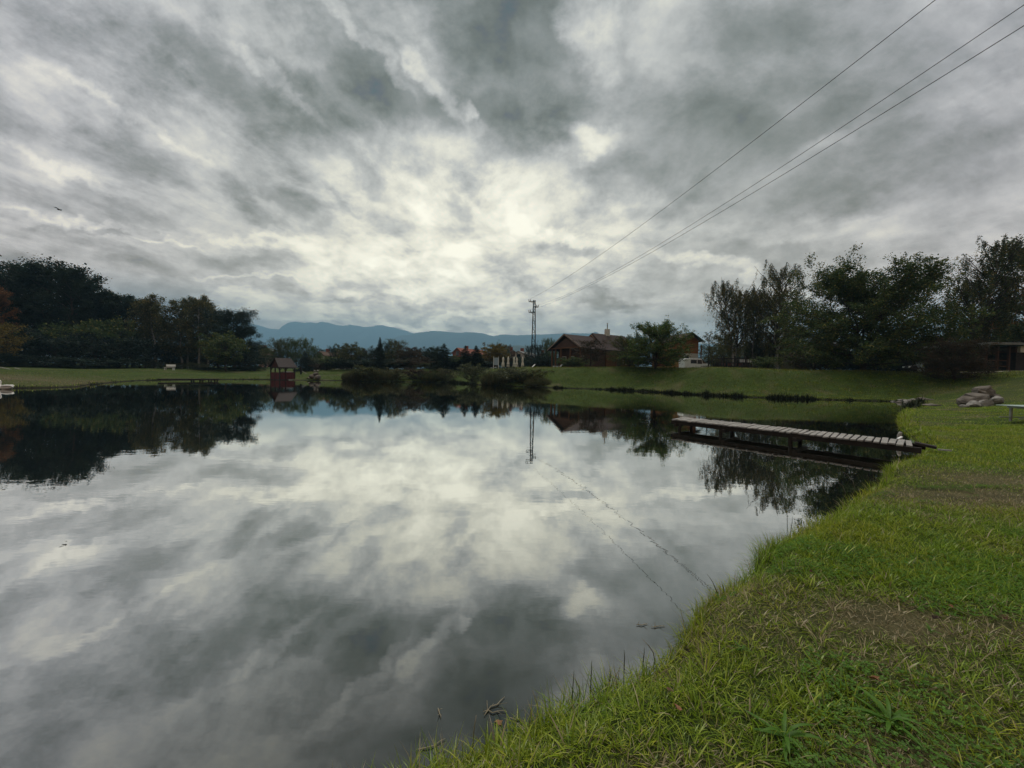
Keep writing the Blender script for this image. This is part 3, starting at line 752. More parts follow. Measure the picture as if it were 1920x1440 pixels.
for px, tp, w_, D, k, lf, nm, lb in MID:
    plant(px, tp, w_ * 1.1, D, k, nm, lf, lb, group=MG)
SH = [
 (590, 672, 34, 75, 'shrubB', L_willow, 'pale willow shrub right of the blue-grey spruce'),
 (602, 680, 36, 73, 'shrubA', L_brown, 'low brown shrub behind the stone heap'),
 (618, 668, 30, 86, 'shrubA', L_mid, 'green shrub right of the white gable'),
 (640, 672, 44, 84, 'shrubA', L_deep, 'dark shrub mass under the narrow trees'),
 (672, 674, 50, 80, 'shrubB', L_deep, 'dark shrub mass under the round brown-green tree'),
 (705, 674, 54, 79, 'shrubA', L_deep, 'dark shrub mass under the slim spruce'),
 (740, 672, 54, 78, 'shrubB', L_dark, 'dark shrub mass under the olive tree'),
 (758, 672, 40, 74, 'shrubA', L_brown, 'brownish shrub right of the olive tree'),
 (772, 682, 22, 72, 'shrubB', L_reed, 'small greyish dry shrub by the water'),
 (801, 680, 22, 73, 'shrubB', L_olive, 'small yellow-green shrub left of the largest spruce'),
 (856, 668, 44, 80, 'shrubA', L_mid, 'green shrub under the red gable'),
 (845, 680, 46, 74, 'shrubB', L_dark, 'dark spreading juniper at the foot of the largest spruce'),
 (884, 674, 56, 76, 'shrubA', L_deep, 'dark spreading juniper under the two cone-shaped spruces'),
 (912, 680, 34, 74, 'shrubB', L_brown, 'brown scrub left of the pale board'),
 (1008, 668, 36, 73, 'shrubA', L_deep, 'dark clipped bush at the foot of the mast'),
 (1027, 668, 34, 72, 'shrubB', L_deep, 'dark clipped bush left of the wooden house'),
 (1003, 690, 50, 66, 'shrubB', L_olive, 'low green scrub on the slope below the mast'),
 (1038, 692, 44, 60, 'shrubA', L_mid, 'low weedy shrub on the slope left of the house'),
 (1015, 690, 40, 57, 'shrubB', L_olive, 'low olive scrub on the slope right of the reed bed'),
 (1056, 694, 36, 56, 'shrubA', L_mid, 'low green weeds before the log house porch'),
 (1028, 702, 40, 52, 'shrubB', L_reed, 'dry weeds low on the slope right of the reed bed'),
 (1092, 690, 36, 56, 'shrubB', L_olive, 'low weeds at the foot of the reddish small tree'),
 (1140, 690, 40, 54, 'shrubA', L_mid, 'low green bush left of the yellowish fruit tree'),
 (1066, 672, 34, 60, 'shrubA', L_mid, 'bright green bush against the wooden house'),
 (1086, 669, 36, 60, 'shrubB', L_mid, 'bright green bush right of its twin against the house'),
]
for px, tp, w_, D, k, lf, lb in SH: plant(px, tp, w_ * 1.15, min(D, 71 if 600 < px < 900 else 99), k, 'shrub', lf, lb, cat='shrub', group='shrubs on the far bank')
RD = [
 (664, 691, 34, 58.5, 'reedA', L_reed, 'left end of the long reed clump on the far waterline'),
 (690, 686, 42, 58, 'shrubA', L_olive, 'tallest green middle part of the long waterline thicket'),
 (716, 688, 40, 59, 'reedB', L_reed, 'reedy part just right of the tallest waterline thicket'),
 (740, 690, 34, 60, 'shrubB', L_reed, 'low greyish bush ending the long waterline thicket'),
 (782, 690, 40, 61.5, 'shrubA', L_brown, 'reddish brown waterline bush, left one of three round ones'),
 (808, 692, 34, 61.5, 'reedB', L_olive, 'green-brown round reed clump between two browner bushes'),
 (834, 691, 38, 61.5, 'shrubB', L_reed, 'right one of three round waterline bushes'),
 (886, 682, 46, 55, 'shrubA', L_willow, 'round grey-green osier bush left of the gap'),
 (930, 691, 46, 50, 'reedA', L_reed, 'left part of the wide grey thicket before the parasols'),
 (962, 687, 60, 49.5, 'shrubB', L_willow, 'middle hump of the wide grey thicket before the parasols'),
 (990, 693, 46, 48.5, 'shrubA', L_olive, 'right green hump of the wide grey thicket before the parasols'),
 (1010, 704, 40, 47, 'reedB', L_reed, 'right low reedy end of the wide grey thicket'),
]
for px, tp, w_, D, k, lf, lb in RD: plant(px, tp, w_ * 1.15, D, k, 'reed_clump' if 'reed' in k else 'shrub', lf, lb, cat='reeds' if 'reed' in k else 'shrub', group='thickets on the far waterline', base=0.02)

# right bank
plant(1107, 638, 58, 52, 'smallA', 'plum_tree', L_brown, 'reddish brown small tree before the wooden house')
plant(1180, 630, 78, 49, 'gnarly', 'fruit_tree', L_apple, 'yellowish fruit tree left of the bushy green one')
plant(1228, 606, 104, 45, 'apple', 'fruit_tree', L_fresh, 'bushy green fruit tree with upright shoots on the bank')
plant(1328, 622, 36, 46, 'sparse', 'young_tree', L_olive, 'thin half bare young tree right of the white van')
plant(1352, 628, 44, 60, 'smallA', 'broadleaf_tree', L_olive, 'low olive tree behind the terrace')
plant(1376, 532, 70, 56, 'birchC', 'birch_tree', L_birch, 'full birch, left one of the weeping pair', bark=BIRCH_BARK, rz=1.0)
plant(1410, 548, 48, 58, 'birchC', 'birch_tree', L_olive, 'dense olive birch behind the weeping pair', bark=BIRCH_BARK, rz=2.0)
plant(1458, 498, 72, 54, 'birchD', 'birch_tree', L_birch, 'thin weeping birch with sky showing through its crown', bark=BIRCH_BARK, rz=2.4)
plant(1425, 622, 60, 62, 'smallA', 'broadleaf_tree', L_brown, 'low brown tree behind the pale birch trunk')
plant(1436, 668, 48, 47, 'shrubA', 'shrub', L_mid, 'dome-shaped shrub on the bank edge right of the terrace', cat='shrub')
plant(1490, 612, 50, 60, 'broadA', 'broadleaf_tree', L_yellow, 'yellowing tree between the thin birch and the big tree')
plant(1618, 497, 210, 38, 'big', 'cherry_tree', L_mid, 'big spreading dark green tree on the right bank', rz=.7)
plant(1525, 650, 70, 44, 'shrubB', 'shrub', L_brown, 'rusty brown shrub left of the big tree', cat='shrub')
plant(1503, 672, 40, 50, 'shrubA', 'shrub', L_olive, 'olive shrub before the flat-roofed cabin', cat='shrub')
plant(1535, 625, 70, 58, 'broadB', 'broadleaf_tree', L_brown, 'brownish tree behind the big tree\'s left side')
plant(1640, 640, 90, 56, 'shrubA', 'shrub', L_dark, 'dark bush behind the trunk of the big tree', cat='shrub')
plant(1700, 640, 100, 50, 'shrubB', 'shrub', L_dark, 'dark bush right of the big tree', cat='shrub')
plant(1752, 628, 70, 58, 'broadA', 'broadleaf_tree', L_olive, 'olive tree in the gap behind the dark car')
plant(1790, 636, 96, 30, 'gnarly', 'fruit_tree', L_brown, 'small dark wide-crowned tree on the lawn at right', rz=.3)
plant(1818, 462, 96, 42, 'tallA', 'willow_tree', L_olive, 'tall loose grey-green tree left of the right-edge tree', rz=.9)
plant(1922, 442, 120, 42, 'tallB', 'willow_tree', L_mid, 'tallest tree, cut by the right edge of the picture', rz=2.9)
plant(2000, 480, 170, 46, 'broadB', 'broadleaf_tree', L_rust, 'reddish tree at the right edge behind the tallest one')
plant(1862, 590, 100, 56, 'broadA', 'broadleaf_tree', L_dark, 'dark lower tree behind the barn')
plant(1790, 655, 120, 52, 'shrubA', 'shrub', L_dark, 'dark bush behind the wide-crowned lawn tree', cat='shrub')

BK = 'far trees closing the view behind the gardens'
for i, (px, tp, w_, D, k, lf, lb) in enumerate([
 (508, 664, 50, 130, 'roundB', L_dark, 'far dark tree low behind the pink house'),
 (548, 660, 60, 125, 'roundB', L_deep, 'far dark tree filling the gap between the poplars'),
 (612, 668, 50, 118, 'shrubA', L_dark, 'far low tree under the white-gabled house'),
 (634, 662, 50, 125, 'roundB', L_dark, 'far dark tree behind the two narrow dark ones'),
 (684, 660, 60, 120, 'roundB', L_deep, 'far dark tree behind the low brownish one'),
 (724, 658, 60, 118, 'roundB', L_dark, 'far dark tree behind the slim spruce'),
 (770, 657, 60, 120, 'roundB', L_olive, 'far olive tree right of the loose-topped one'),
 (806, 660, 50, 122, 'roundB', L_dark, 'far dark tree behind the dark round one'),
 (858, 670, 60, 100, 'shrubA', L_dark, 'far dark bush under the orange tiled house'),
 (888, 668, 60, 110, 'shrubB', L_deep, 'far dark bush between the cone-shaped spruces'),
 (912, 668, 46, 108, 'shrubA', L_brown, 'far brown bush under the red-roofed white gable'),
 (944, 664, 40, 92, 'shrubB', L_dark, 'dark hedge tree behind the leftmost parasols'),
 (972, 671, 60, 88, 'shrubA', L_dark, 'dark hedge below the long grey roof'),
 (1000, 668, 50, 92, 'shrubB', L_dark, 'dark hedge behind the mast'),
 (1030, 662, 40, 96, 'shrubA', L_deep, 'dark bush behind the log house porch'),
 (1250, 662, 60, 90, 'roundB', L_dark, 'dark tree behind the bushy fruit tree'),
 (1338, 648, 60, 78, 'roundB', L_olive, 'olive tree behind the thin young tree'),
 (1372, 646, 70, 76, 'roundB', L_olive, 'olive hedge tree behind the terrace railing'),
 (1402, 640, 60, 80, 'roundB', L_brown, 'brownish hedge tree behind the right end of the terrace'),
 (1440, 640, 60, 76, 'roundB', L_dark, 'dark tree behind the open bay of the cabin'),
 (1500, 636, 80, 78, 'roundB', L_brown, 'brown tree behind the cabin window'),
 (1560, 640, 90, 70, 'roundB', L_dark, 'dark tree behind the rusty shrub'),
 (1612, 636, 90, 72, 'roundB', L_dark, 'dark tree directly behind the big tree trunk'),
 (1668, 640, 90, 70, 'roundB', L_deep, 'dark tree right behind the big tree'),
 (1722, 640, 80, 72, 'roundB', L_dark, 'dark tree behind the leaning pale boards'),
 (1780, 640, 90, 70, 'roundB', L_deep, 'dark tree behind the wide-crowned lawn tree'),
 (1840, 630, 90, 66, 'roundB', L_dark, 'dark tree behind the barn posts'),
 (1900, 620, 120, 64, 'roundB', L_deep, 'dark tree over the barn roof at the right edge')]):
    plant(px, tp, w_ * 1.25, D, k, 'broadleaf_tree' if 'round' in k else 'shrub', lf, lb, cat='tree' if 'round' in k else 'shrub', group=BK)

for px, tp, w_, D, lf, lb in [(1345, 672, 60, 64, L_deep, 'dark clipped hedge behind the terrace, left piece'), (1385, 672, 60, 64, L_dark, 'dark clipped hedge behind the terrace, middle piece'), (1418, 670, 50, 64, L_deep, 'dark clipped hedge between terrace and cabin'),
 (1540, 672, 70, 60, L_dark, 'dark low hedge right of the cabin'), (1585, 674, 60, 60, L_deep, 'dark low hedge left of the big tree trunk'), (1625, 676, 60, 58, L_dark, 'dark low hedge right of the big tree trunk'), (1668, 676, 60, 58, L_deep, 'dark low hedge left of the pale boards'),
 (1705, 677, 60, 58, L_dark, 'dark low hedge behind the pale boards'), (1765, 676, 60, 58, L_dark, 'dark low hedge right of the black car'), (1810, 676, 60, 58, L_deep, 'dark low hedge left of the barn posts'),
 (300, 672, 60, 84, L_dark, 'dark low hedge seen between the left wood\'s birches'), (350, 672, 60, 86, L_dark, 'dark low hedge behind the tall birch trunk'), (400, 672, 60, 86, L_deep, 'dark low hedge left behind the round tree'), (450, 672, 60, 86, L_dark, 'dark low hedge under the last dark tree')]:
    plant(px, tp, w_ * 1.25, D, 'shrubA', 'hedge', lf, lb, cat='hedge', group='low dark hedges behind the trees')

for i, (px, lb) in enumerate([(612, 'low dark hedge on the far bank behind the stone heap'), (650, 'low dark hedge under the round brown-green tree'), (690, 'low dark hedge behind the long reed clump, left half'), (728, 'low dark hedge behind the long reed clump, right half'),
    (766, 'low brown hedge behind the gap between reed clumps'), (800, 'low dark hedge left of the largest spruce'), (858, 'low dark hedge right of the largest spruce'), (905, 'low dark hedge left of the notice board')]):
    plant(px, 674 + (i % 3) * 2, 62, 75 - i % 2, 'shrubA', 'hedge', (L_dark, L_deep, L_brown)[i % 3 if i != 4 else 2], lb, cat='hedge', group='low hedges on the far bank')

# ------------------------------------------------------------------ grass
def blade_material():
    m = bpy.data.materials.new('grass_blades'); m.use_nodes = True; T = NT(m.node_tree); m.node_tree.nodes.clear()
    r = T.node('ShaderNodeNewGeometry').outputs['Random Per Island']
    dry = T.node('ShaderNodeAttribute', attribute_name='dry').outputs['Fac']
    tip = T.node('ShaderNodeAttribute', attribute_name='tip').outputs['Fac']
    pos = T.node('ShaderNodeTexCoord').outputs['Object']
    n = T.noise(pos, 1.1, 4, .6)
    green = T.ramp(r, [(0, (.080, .152, .007)), (.4, (.150, .255, .012)), (.75, (.230, .345, .020)), (1, (.36, .44, .07))])
    green = T.mix(T.rng(n, .38, .66), green, T.mix(1.0, green, (1.35, 1.0, .8), 'MULTIPLY'))
    straw = T.ramp(r, [(0, (.13, .105, .05)), (.5, (.29, .23, .12)), (1, (.48, .41, .25))])
    rr = T.m('FRACT', T.m('MULTIPLY', r, 17.31))
    f = T.m('GREATER_THAN', T.m('ADD', dry, .025), rr)
    c = T.mix(f, green, straw)
    d = T.node('ShaderNodeBsdfDiffuse'); t = T.node('ShaderNodeBsdfTranslucent'); g = T.node('ShaderNodeBsdfGlossy')
    T.put(d.inputs[0], c); T.put(t.inputs[0], c); g.inputs['Roughness'].default_value = .35; T.put(g.inputs[0], (.8, .8, .8))
    a = T.node('ShaderNodeMixShader'); a.inputs[0].default_value = .35; T.l.new(d.outputs[0], a.inputs[1]); T.l.new(t.outputs[0], a.inputs[2])
    b = T.node('ShaderNodeMixShader'); b.inputs[0].default_value = .025; T.l.new(a.outputs[0], b.inputs[1]); T.l.new(g.outputs[0], b.inputs[2])
    o = T.node('ShaderNodeOutputMaterial'); T.l.new(b.outputs[0], o.inputs[0]); return m
BLADE = blade_material()
def blades(B, L, Wd, az, tilt, curl, dry, seg=3):
    """B (n,3) roots, L length, Wd width, az heading, tilt from vertical, curl extra bend"""
    n = len(B); V = []; tips = []
    h = np.stack([np.cos(az), np.sin(az)], -1); s = np.stack([-np.sin(az), np.cos(az), 0 * az], -1)
    p = B.copy(); prev = p
    rings = []
    for i in range(seg + 1):
        t = i / seg
        if i > 0:
            an = tilt + curl * t
            st = np.stack([h[:, 0] * np.sin(an), h[:, 1] * np.sin(an), np.cos(an)], -1) * (L / seg)[:, None]
            p = p + st
        w = (Wd * (1 - t ** 1.6) * (.7 + .6 * t if t < .6 else 1.06))[:, None] * .5
        if i < seg: rings += [p - s * w, p + s * w]
        else: rings += [p]
    V = np.stack(rings, 1); k = V.shape[1]
    tp = np.tile(np.array([j // 2 / seg for j in range(k)]), n)
    i0 = np.arange(n)[:, None] * k
    Q = np.concatenate([i0 + np.array([[2 * j, 2 * j + 1, 2 * j + 3, 2 * j + 2]]) for j in range(seg - 1)]) if seg > 1 else np.zeros((0, 4), int)
    Tr = i0 + np.array([[2 * (seg - 1), 2 * (seg - 1) + 1, 2 * seg]])
    return V.reshape(-1, 3), Q, Tr, np.repeat(dry, k), tp
def scatter(n, box, g, keep):
    x = g.uniform(box[0], box[1], n); y = g.uniform(box[2], box[3], n); m = keep(x, y); return x[m], y[m]
def vis(x, y, mx=.6):                            # loosely what the photograph could see, with a margin to step aside
    return (np.abs(x) < 1.42 * y + mx) & (y > .75)
class Field:
    def __init__(s): s.V = []; s.Q = []; s.T = []; s.d = []; s.t = []; s.n = 0
    def add(s, r):
        V, Q, Tr, d, t = r; s.V.append(V); s.Q.append(Q + s.n); s.T.append(Tr + s.n); s.d.append(d); s.t.append(t); s.n += len(V)
    def build(s, name, label):
        Q = np.concatenate(s.Q); Tr = np.concatenate(s.T)
        me = np_mesh(name, np.concatenate(s.V), [Q, Tr] if len(Q) else [Tr], False, {'dry': np.concatenate(s.d), 'tip': np.concatenate(s.t)})
        return tag(link_mesh(name, me, BLADE), label, kind='stuff')
g = np.random.default_rng(77)
near = Field()
def turf(n, box, l0, l1, w0, w1, seg, keep, clump=0, spread=.03, tilt=(.2, 1.1), wet=None):
    x, y = scatter(n, box, g, keep)
    if clump:
        az0 = g.uniform(0, 6.283, len(x)); x = np.repeat(x, clump); y = np.repeat(y, clump); sc_ = np.repeat(g.uniform(.6, 1.25, len(x) // clump), clump)
        az = g.uniform(0, 6.283, len(x)); rr = g.random(len(x)) * spread
        x = x + np.cos(az) * rr; y = y + np.sin(az) * rr
    else: az = g.uniform(0, 6.283, len(x)); sc_ = 1.0
    d = shore_dist(x, y); z = TH(x, y); dr = dryness(x, y)
    L = g.uniform(l0, l1, len(x)) * sc_ * (1 - .45 * dr)
    tl = g.uniform(tilt[0], tilt[1], len(x)) + .35 * dr * g.random(len(x))
    near.add(blades(np.stack([x, y, z - .01], -1), L, g.uniform(w0, w1, len(x)), az, tl, g.uniform(.2, 1.3, len(x)), dr, seg))
land = lambda a, b=1e9: (lambda x, y: vis(x, y) & (shore_dist(x, y) > a) & (shore_dist(x, y) < b))
# close lawn, three rings of distance
turf(360000, (-1, 8, .75, 4.6), .03, .075, .0025, .005, 3, land(.02))
turf(9000, (-1, 8, .75, 4.6), .06, .12, .004, .0075, 3, land(.0), clump=9, spread=.035, tilt=(.1, .8))
turf(650, (-1, 8, .75, 4.6), .09, .17, .007, .012, 3, land(.05), clump=8, spread=.03, tilt=(.2, .9))
turf(150000, (-1, 8, .75, 4.6), .05, .11, .002, .0038, 2, lambda x, y: vis(x, y) & (shore_dist(x, y) > .05) & (dryness(x, y) > .3), tilt=(1.0, 1.55))
turf(420000, (2, 18, 4.6, 12), .035, .085, .004, .008, 2, land(.0))
turf(9000, (2, 18, 4.6, 12), .06, .12, .005, .009, 2, land(.0), clump=8, spread=.07, tilt=(.1, .8))
turf(520000, (8, 48, 12, 34), .05, .10, .014, .028, 1, land(.0))
turf(260000, (7, 30, 10.5, 19), .04, .09, .008, .015, 1, land(.0))
# longer tufts leaning over the water along the near bank
def edge_tufts(i0, i1, step, n, l0, l1, w0, w1, off=(-.03, .10), xr=(-99, 99)):
    P = []
    for i in range(len(SP)):
        a = SP[i]; b = SP[(i + 1) % len(SP)]; L = math.hypot(*(b - a)); D = math.hypot(*a)
        if not (i0 <= D < i1) or not (xr[0] <= a[0] < xr[1]) or (a[1] < .4 and D < 20): continue
        for t in np.arange(0, 1, step / max(L, 1e-6)):
            q = a + (b - a) * t; P.append(q)
    if not P: return
    P = np.array(P); P = np.repeat(P, n, 0); P = P + g.normal(size=P.shape) * step * .8
    d = shore_dist(P[:, 0], P[:, 1]); k = (d > off[0]) & (d < off[1] + .25); P = P[k]
    z = TH(P[:, 0], P[:, 1]); m = len(P)
    sc_ = .55 + .9 * fbm(P[:, 0] * 2.2, P[:, 1] * 2.2, 3) if i1 < 60 else np.clip((fbm(P[:, 0] * .7, P[:, 1] * .7, 3) - .30) * 3.2, .12, 1.5)
    near.add(blades(np.stack([P[:, 0], P[:, 1], z - .02], -1), g.uniform(l0, l1, m) * sc_, g.uniform(w0, w1, m), g.uniform(0, 6.283, m), g.uniform(.05, .75, m), g.uniform(.1, 1.2, m), np.full(m, .10), 3))
edge_tufts(0, 5.5, .035, 26, .07, .20, .003, .0065)
edge_tufts(5.5, 14, .06, 22, .08, .22, .006, .011)
edge_tufts(14, 90, .25, 8, .12, .3, .018, .04, off=(.1, .6))
edge_tufts(14, 30, .12, 14, .10, .24, .010, .02)
near.build('grass', 'short uneven green grass with dry straw patches on the banks')

far = Field()
def farturf(n, box, l0, l1, w0, w1, amin, amax, dm=.6, cl=None):
    x, y = scatter(n, box, g, lambda x, y: (shore_dist(x, y) > amin) & (shore_dist(x, y) < amax) & (np.abs(x) < 1.5 * y + 3))
    if cl: k = fbm(x * .8 + 5, y * .8, 4) + g.random(len(x)) * .05 > cl; x, y = x[k], y[k]
    z = TH(x, y); m = len(x)
    far.add(blades(np.stack([x, y, z - .02], -1), g.uniform(l0, l1, m), g.uniform(w0, w1, m), g.uniform(0, 6.283, m), g.uniform(.1, .9, m), g.uniform(.1, .9, m), np.clip(dryness(x, y) * dm, 0, 1), 1))
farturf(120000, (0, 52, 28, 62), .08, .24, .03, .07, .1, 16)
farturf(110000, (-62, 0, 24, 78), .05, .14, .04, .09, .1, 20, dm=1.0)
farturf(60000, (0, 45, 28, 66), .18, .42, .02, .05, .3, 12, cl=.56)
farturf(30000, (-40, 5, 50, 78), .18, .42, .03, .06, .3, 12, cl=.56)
_b = BLADE; BLADE = BLADE.copy(); BLADE.name = 'shaded_bank_blades'  # same grass darkened; the far banks' tree shade is put into the colour
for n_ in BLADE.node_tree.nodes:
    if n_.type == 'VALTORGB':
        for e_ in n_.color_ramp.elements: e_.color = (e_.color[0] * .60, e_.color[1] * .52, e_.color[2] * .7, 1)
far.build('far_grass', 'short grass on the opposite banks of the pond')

SEDGE = mat('dark_sedge', (.022, .030, .011), .9, .4, 2)
_n = near; near = Field()
edge_tufts(30, 90, .14, 30, .18, .50, .03, .06, off=(-.35, .15), xr=(-24, 99))
edge_tufts(30, 90, .2, 16, .05, .16, .03, .05, off=(-.1, .1), xr=(-99, -24))
sg = near.build('sedge', 'dark sedge overhanging the waterline of the far banks'); sg.data.materials[0] = SEDGE
near = _n

BLADE = _b
# clover and small herbs between the blades
_x, _y = scatter(90000, (-1, 8, .75, 5.2), g, land(.1)); _k = fbm(_x * 1.7 + 50, _y * 1.7 + 9, 3) > .56; _x = _x[_k]; _y = _y[_k]
_n = len(_x); _x = np.repeat(_x, 3); _y = np.repeat(_y, 3); _a = np.tile(np.array([0, 2.09, 4.19]), _n) + np.repeat(g.uniform(0, 6.28, _n), 3)
_r = np.repeat(g.uniform(.004, .008, _n), 3); _z = TH(_x, _y) + np.repeat(g.uniform(.015, .045, _n), 3)
_c = np.stack([_x + np.cos(_a) * _r, _y + np.sin(_a) * _r, _z], -1); _u = np.stack([np.cos(_a), np.sin(_a), 0 * _a + .2], -1) * _r[:, None]; _s = np.stack([-np.sin(_a), np.cos(_a), 0 * _a], -1) * _r[:, None] * .8
_V = np.stack([_c - _u, _c + _s, _c + _u, _c - _s], 1).reshape(-1, 3)
tag(link_mesh('clover', np_mesh('clover', _V, np.arange(len(_V)).reshape(-1, 4)), leaf_mat('clover_leaf', (.055, .135, .010), (.085, .175, .015), trans=.25, clump=3)), 'low clover and herbs scattered through the near lawn', kind='stuff')
# ------------------------------------------------------------------ building materials
M_roof = mat('brown_roof', (.034, .018, .015), .8, .25, 3, bump=.6, bscale=14, stretch=(1, 1, 4))
M_log = mat('log_wall', (.11, .046, .014), .7, .3, 3, bump=.7, bscale=6, stretch=(.4, .4, 6))
M_log2 = mat('orange_log_wall', (.26, .10, .022), .7, .25, 3, bump=.7, bscale=6, stretch=(.4, .4, 6))
M_logd = mat('dark_log', (.070, .034, .020), .8, .3, 3, stretch=(.4, .4, 6))
M_wood = mat('weathered_wood', (.30, .285, .265), .9, .45, 3.5, bump=.7, bscale=26, stretch=(1, 7, 1))
M_dwood = mat('dark_wood', (.030, .024, .020), .85, .35, 5, bump=.4)
M_redw = mat('dark_red_boards', (.085, .018, .018), .8, .3, 4, bump=.5, stretch=(6, 6, .6))
M_white = mat('white_paint', (.72, .73, .72), .5, .06, 4)
M_plaster = mat('plaster', (.55, .52, .45), .9, .10, 2)
M_pink = mat('pink_plaster', (.42, .22, .18), .9, .12, 2)
M_brick = mat('orange_tiles', (.20, .065, .040), .85, .2, 4, bump=.5)
M_slate = mat('grey_roofing', (.17, .175, .17), .8, .2, 3)
M_glass = mat('window_glass', (.03, .035, .04), .15, .2, 2, spec=.8)
M_iron = mat('mast_steel', (.012, .013, .015), .7, .3, 8)
M_porc = mat('porcelain', (.10, .07, .05), .3, .2, 8, spec=.6)
M_canvas = mat('canvas', (.62, .59, .50), .9, .12, 6, bump=.4)
M_stone = mat('boulder_stone', (.19, .165, .14), .9, scale=3.2, bump=1.0, bscale=7, col2=(.085, .073, .062), detail=8)
M_stone2 = mat('grey_stone', (.30, .285, .26), .9, scale=4, bump=1.0, bscale=9, col2=(.15, .14, .125), detail=8)
M_feather = mat('white_feathers', (.80, .80, .77), .7, .05, 9, bump=.2, bscale=40)
M_black = mat('black_paint', (.012, .012, .014), .4, .2, 5)
M_olive = mat('olive_boards', (.115, .11, .072), .85, .2, 4, bump=.3, stretch=(5, 5, .4))
M_teal = mat('pale_green_boards', (.36, .45, .42), .5, .14, 5, bump=.3, bscale=30, stretch=(1, 6, 1))
M_grey = mat('grey_metal', (.28, .30, .28), .5, .15, 6, metal=.3)
M_terr = mat('terracotta', (.15, .065, .048), .85, .2, 5)
M_rubber = mat('tyre_rubber', (.02, .02, .02), .9, .2, 5)
M_blueb = mat('pale_blue_board', (.30, .38, .46), .7, .12, 4)

# ------------------------------------------------------------------ lattice mast and wires
def make_mast():
    D = 75.0; gz = ground(4.1, D); base = Vector((4.05, D, gz)); top = W(998.5, 563, D).z; H = top - gz
    root = empty('power_mast', base, 0, 'dark steel lattice mast with three one-sided crossarms carrying power wires', 'power mast')
    wb, wt = .42, .17; zs = [H * i / 15 for i in range(16)]
    wd = lambda z: wb + (wt - wb) * z / H
    f = MB()
    for sx in (-1, 1):
        for sy in (-1, 1): f.beam((sx * wb, sy * wb, 0), (sx * wt, sy * wt, H), .15, .15)
    f.build('mast_legs', M_iron, root)
    f = MB()
    for i in range(15):
        z0, z1 = zs[i], zs[i + 1]; a, b = wd(z0), wd(z1); s = 1 if i % 2 else -1
        for sy in (-1, 1): f.beam((-a * s, sy * a, z0), (b * s, sy * b, z1), .05, .05)
        for sx in (-1, 1): f.beam((sx * a, -a * s, z0), (sx * b, b * s, z1), .05, .05)
        for sy in (-1, 1): f.beam((-b, sy * b, z1), (b, sy * b, z1), .04, .04)
    f.build('bracing', M_iron, root)
    att = []
    for px, py, s in ((991.5, 565.5, -1), (1009.5, 575.5, 1), (991.5, 585.5, -1)):
        e = W(px, py, D) - base; z = e.z
        a = MB(); a.beam((-s * .15, 0, z), (e.x, 0, z), .14, .16); a.beam((0, 0, z - .45), (e.x * .6, 0, z - .03), .05, .05)
        arm = a.build('crossarm', M_iron, root)
        for k in (0, .30):
            i = MB(); x = e.x - s * k * 1.1
            i.lathe([(.03, .06), (.03, .14), (.09, .17), (.05, .22), (.09, .26), (.05, .31), (.08, .35), (.04, .44)], 8, (x, 0, z))
            i.build('insulator', M_porc, arm)
        att.append(base + Vector((e.x, 0, z + .42)))
    return att
ATT = make_mast()
def wire(A, pxs, xy_end, label):
    """a wire hanging in one vertical plane from the mast past the camera; pxs = where it is seen"""
    A = Vector(A); B = Vector((*xy_end, 0)); dxy = Vector((B.x - A.x, B.y - A.y))
    S = [0.0]; Zs = [A.z]
    for px, py in pxs:
        d = ray(px, py); k = d.x / d.y       # x = k y meets the plan line
        t = (k * A.y - A.x) / (dxy.x - k * dxy.y); y = A.y + t * dxy.y
        S.append(t); Zs.append(CAM_H + d.z / d.y * y)
    co = np.polyfit(S, Zs, 2, w=[3] + [1] * len(pxs)) ; print('wire', label[:20], S, Zs, co)
    pts = []
    for i in range(81):
        t = (i / 80) ** .8; pts.append((A.x + dxy.x * t, A.y + dxy.y * t, float(np.polyval(co, t)) + (A.z - float(co[2])) * (1 - t) ** 8))
    mb = MB(); mb.tube(pts, .013, 5, cap=False)
    return tag(mb.build('power_wire', M_iron, smooth=True), label, 'power wire', 'power wires running from the mast to the upper right')
wire(ATT[0], [(1230, 402), (1410, 267), (1750, 2)], (17.5, -12), 'uppermost power wire, apart from the other two')
wire(ATT[1], [(1260, 446), (1510, 277), (1920, 15)], (21.5, -12), 'middle power wire, upper one of the close pair')
wire(ATT[2], [(1260, 452), (1510, 300), (1920, 50)], (20.5, -12), 'lowest power wire, under its close neighbour')

# ------------------------------------------------------------------ wooden house on the right bank
def gable_house(name, G, ang, L, hw, eave, ridge, ov, wallm, roofm, label, cat='house', base=None, over_front=.8, parts=None, roof_t=.16, group=None):
    """G = ground point in the middle of the front gable; local +X runs along the ridge, local Y across"""
    gz = ground(G[0], G[1]) - .3 if base is None else base
    root = empty(name, (G[0], G[1], gz), ang, label, cat, group)
    e, r = eave - gz, ridge - gz; sl = (r - e) / (hw + ov)
    ew = e + sl * ov
    w = MB().prism([(0, -hw, 0), (0, hw, 0), (0, hw, ew), (0, 0, r - .05), (0, -hw, ew)], (L, 0, 0)); w.build('wall', wallm, root)
    rf = MB()
    for s in (-1, 1):
        rf.prism([(-over_front, 0, r), (-over_front, s * (hw + ov), e), (-over_front, s * (hw + ov), e + roof_t), (-over_front, 0, r + roof_t)], (L + over_front + .5, 0, 0))
    roof = rf.build('roof', roofm, root)
    return root, roof, (e, r, ew)
ang = math.atan2(.56, .83)
root, roof, (e, r, ew) = gable_house('wooden_house', (10.4, 67.2), ang, 8.0, 3.6, 5.75, 8.35, .9, M_logd, M_roof, 'brown-roofed log house with a porch gable and a chimney on its higher wing', over_front=1.9)
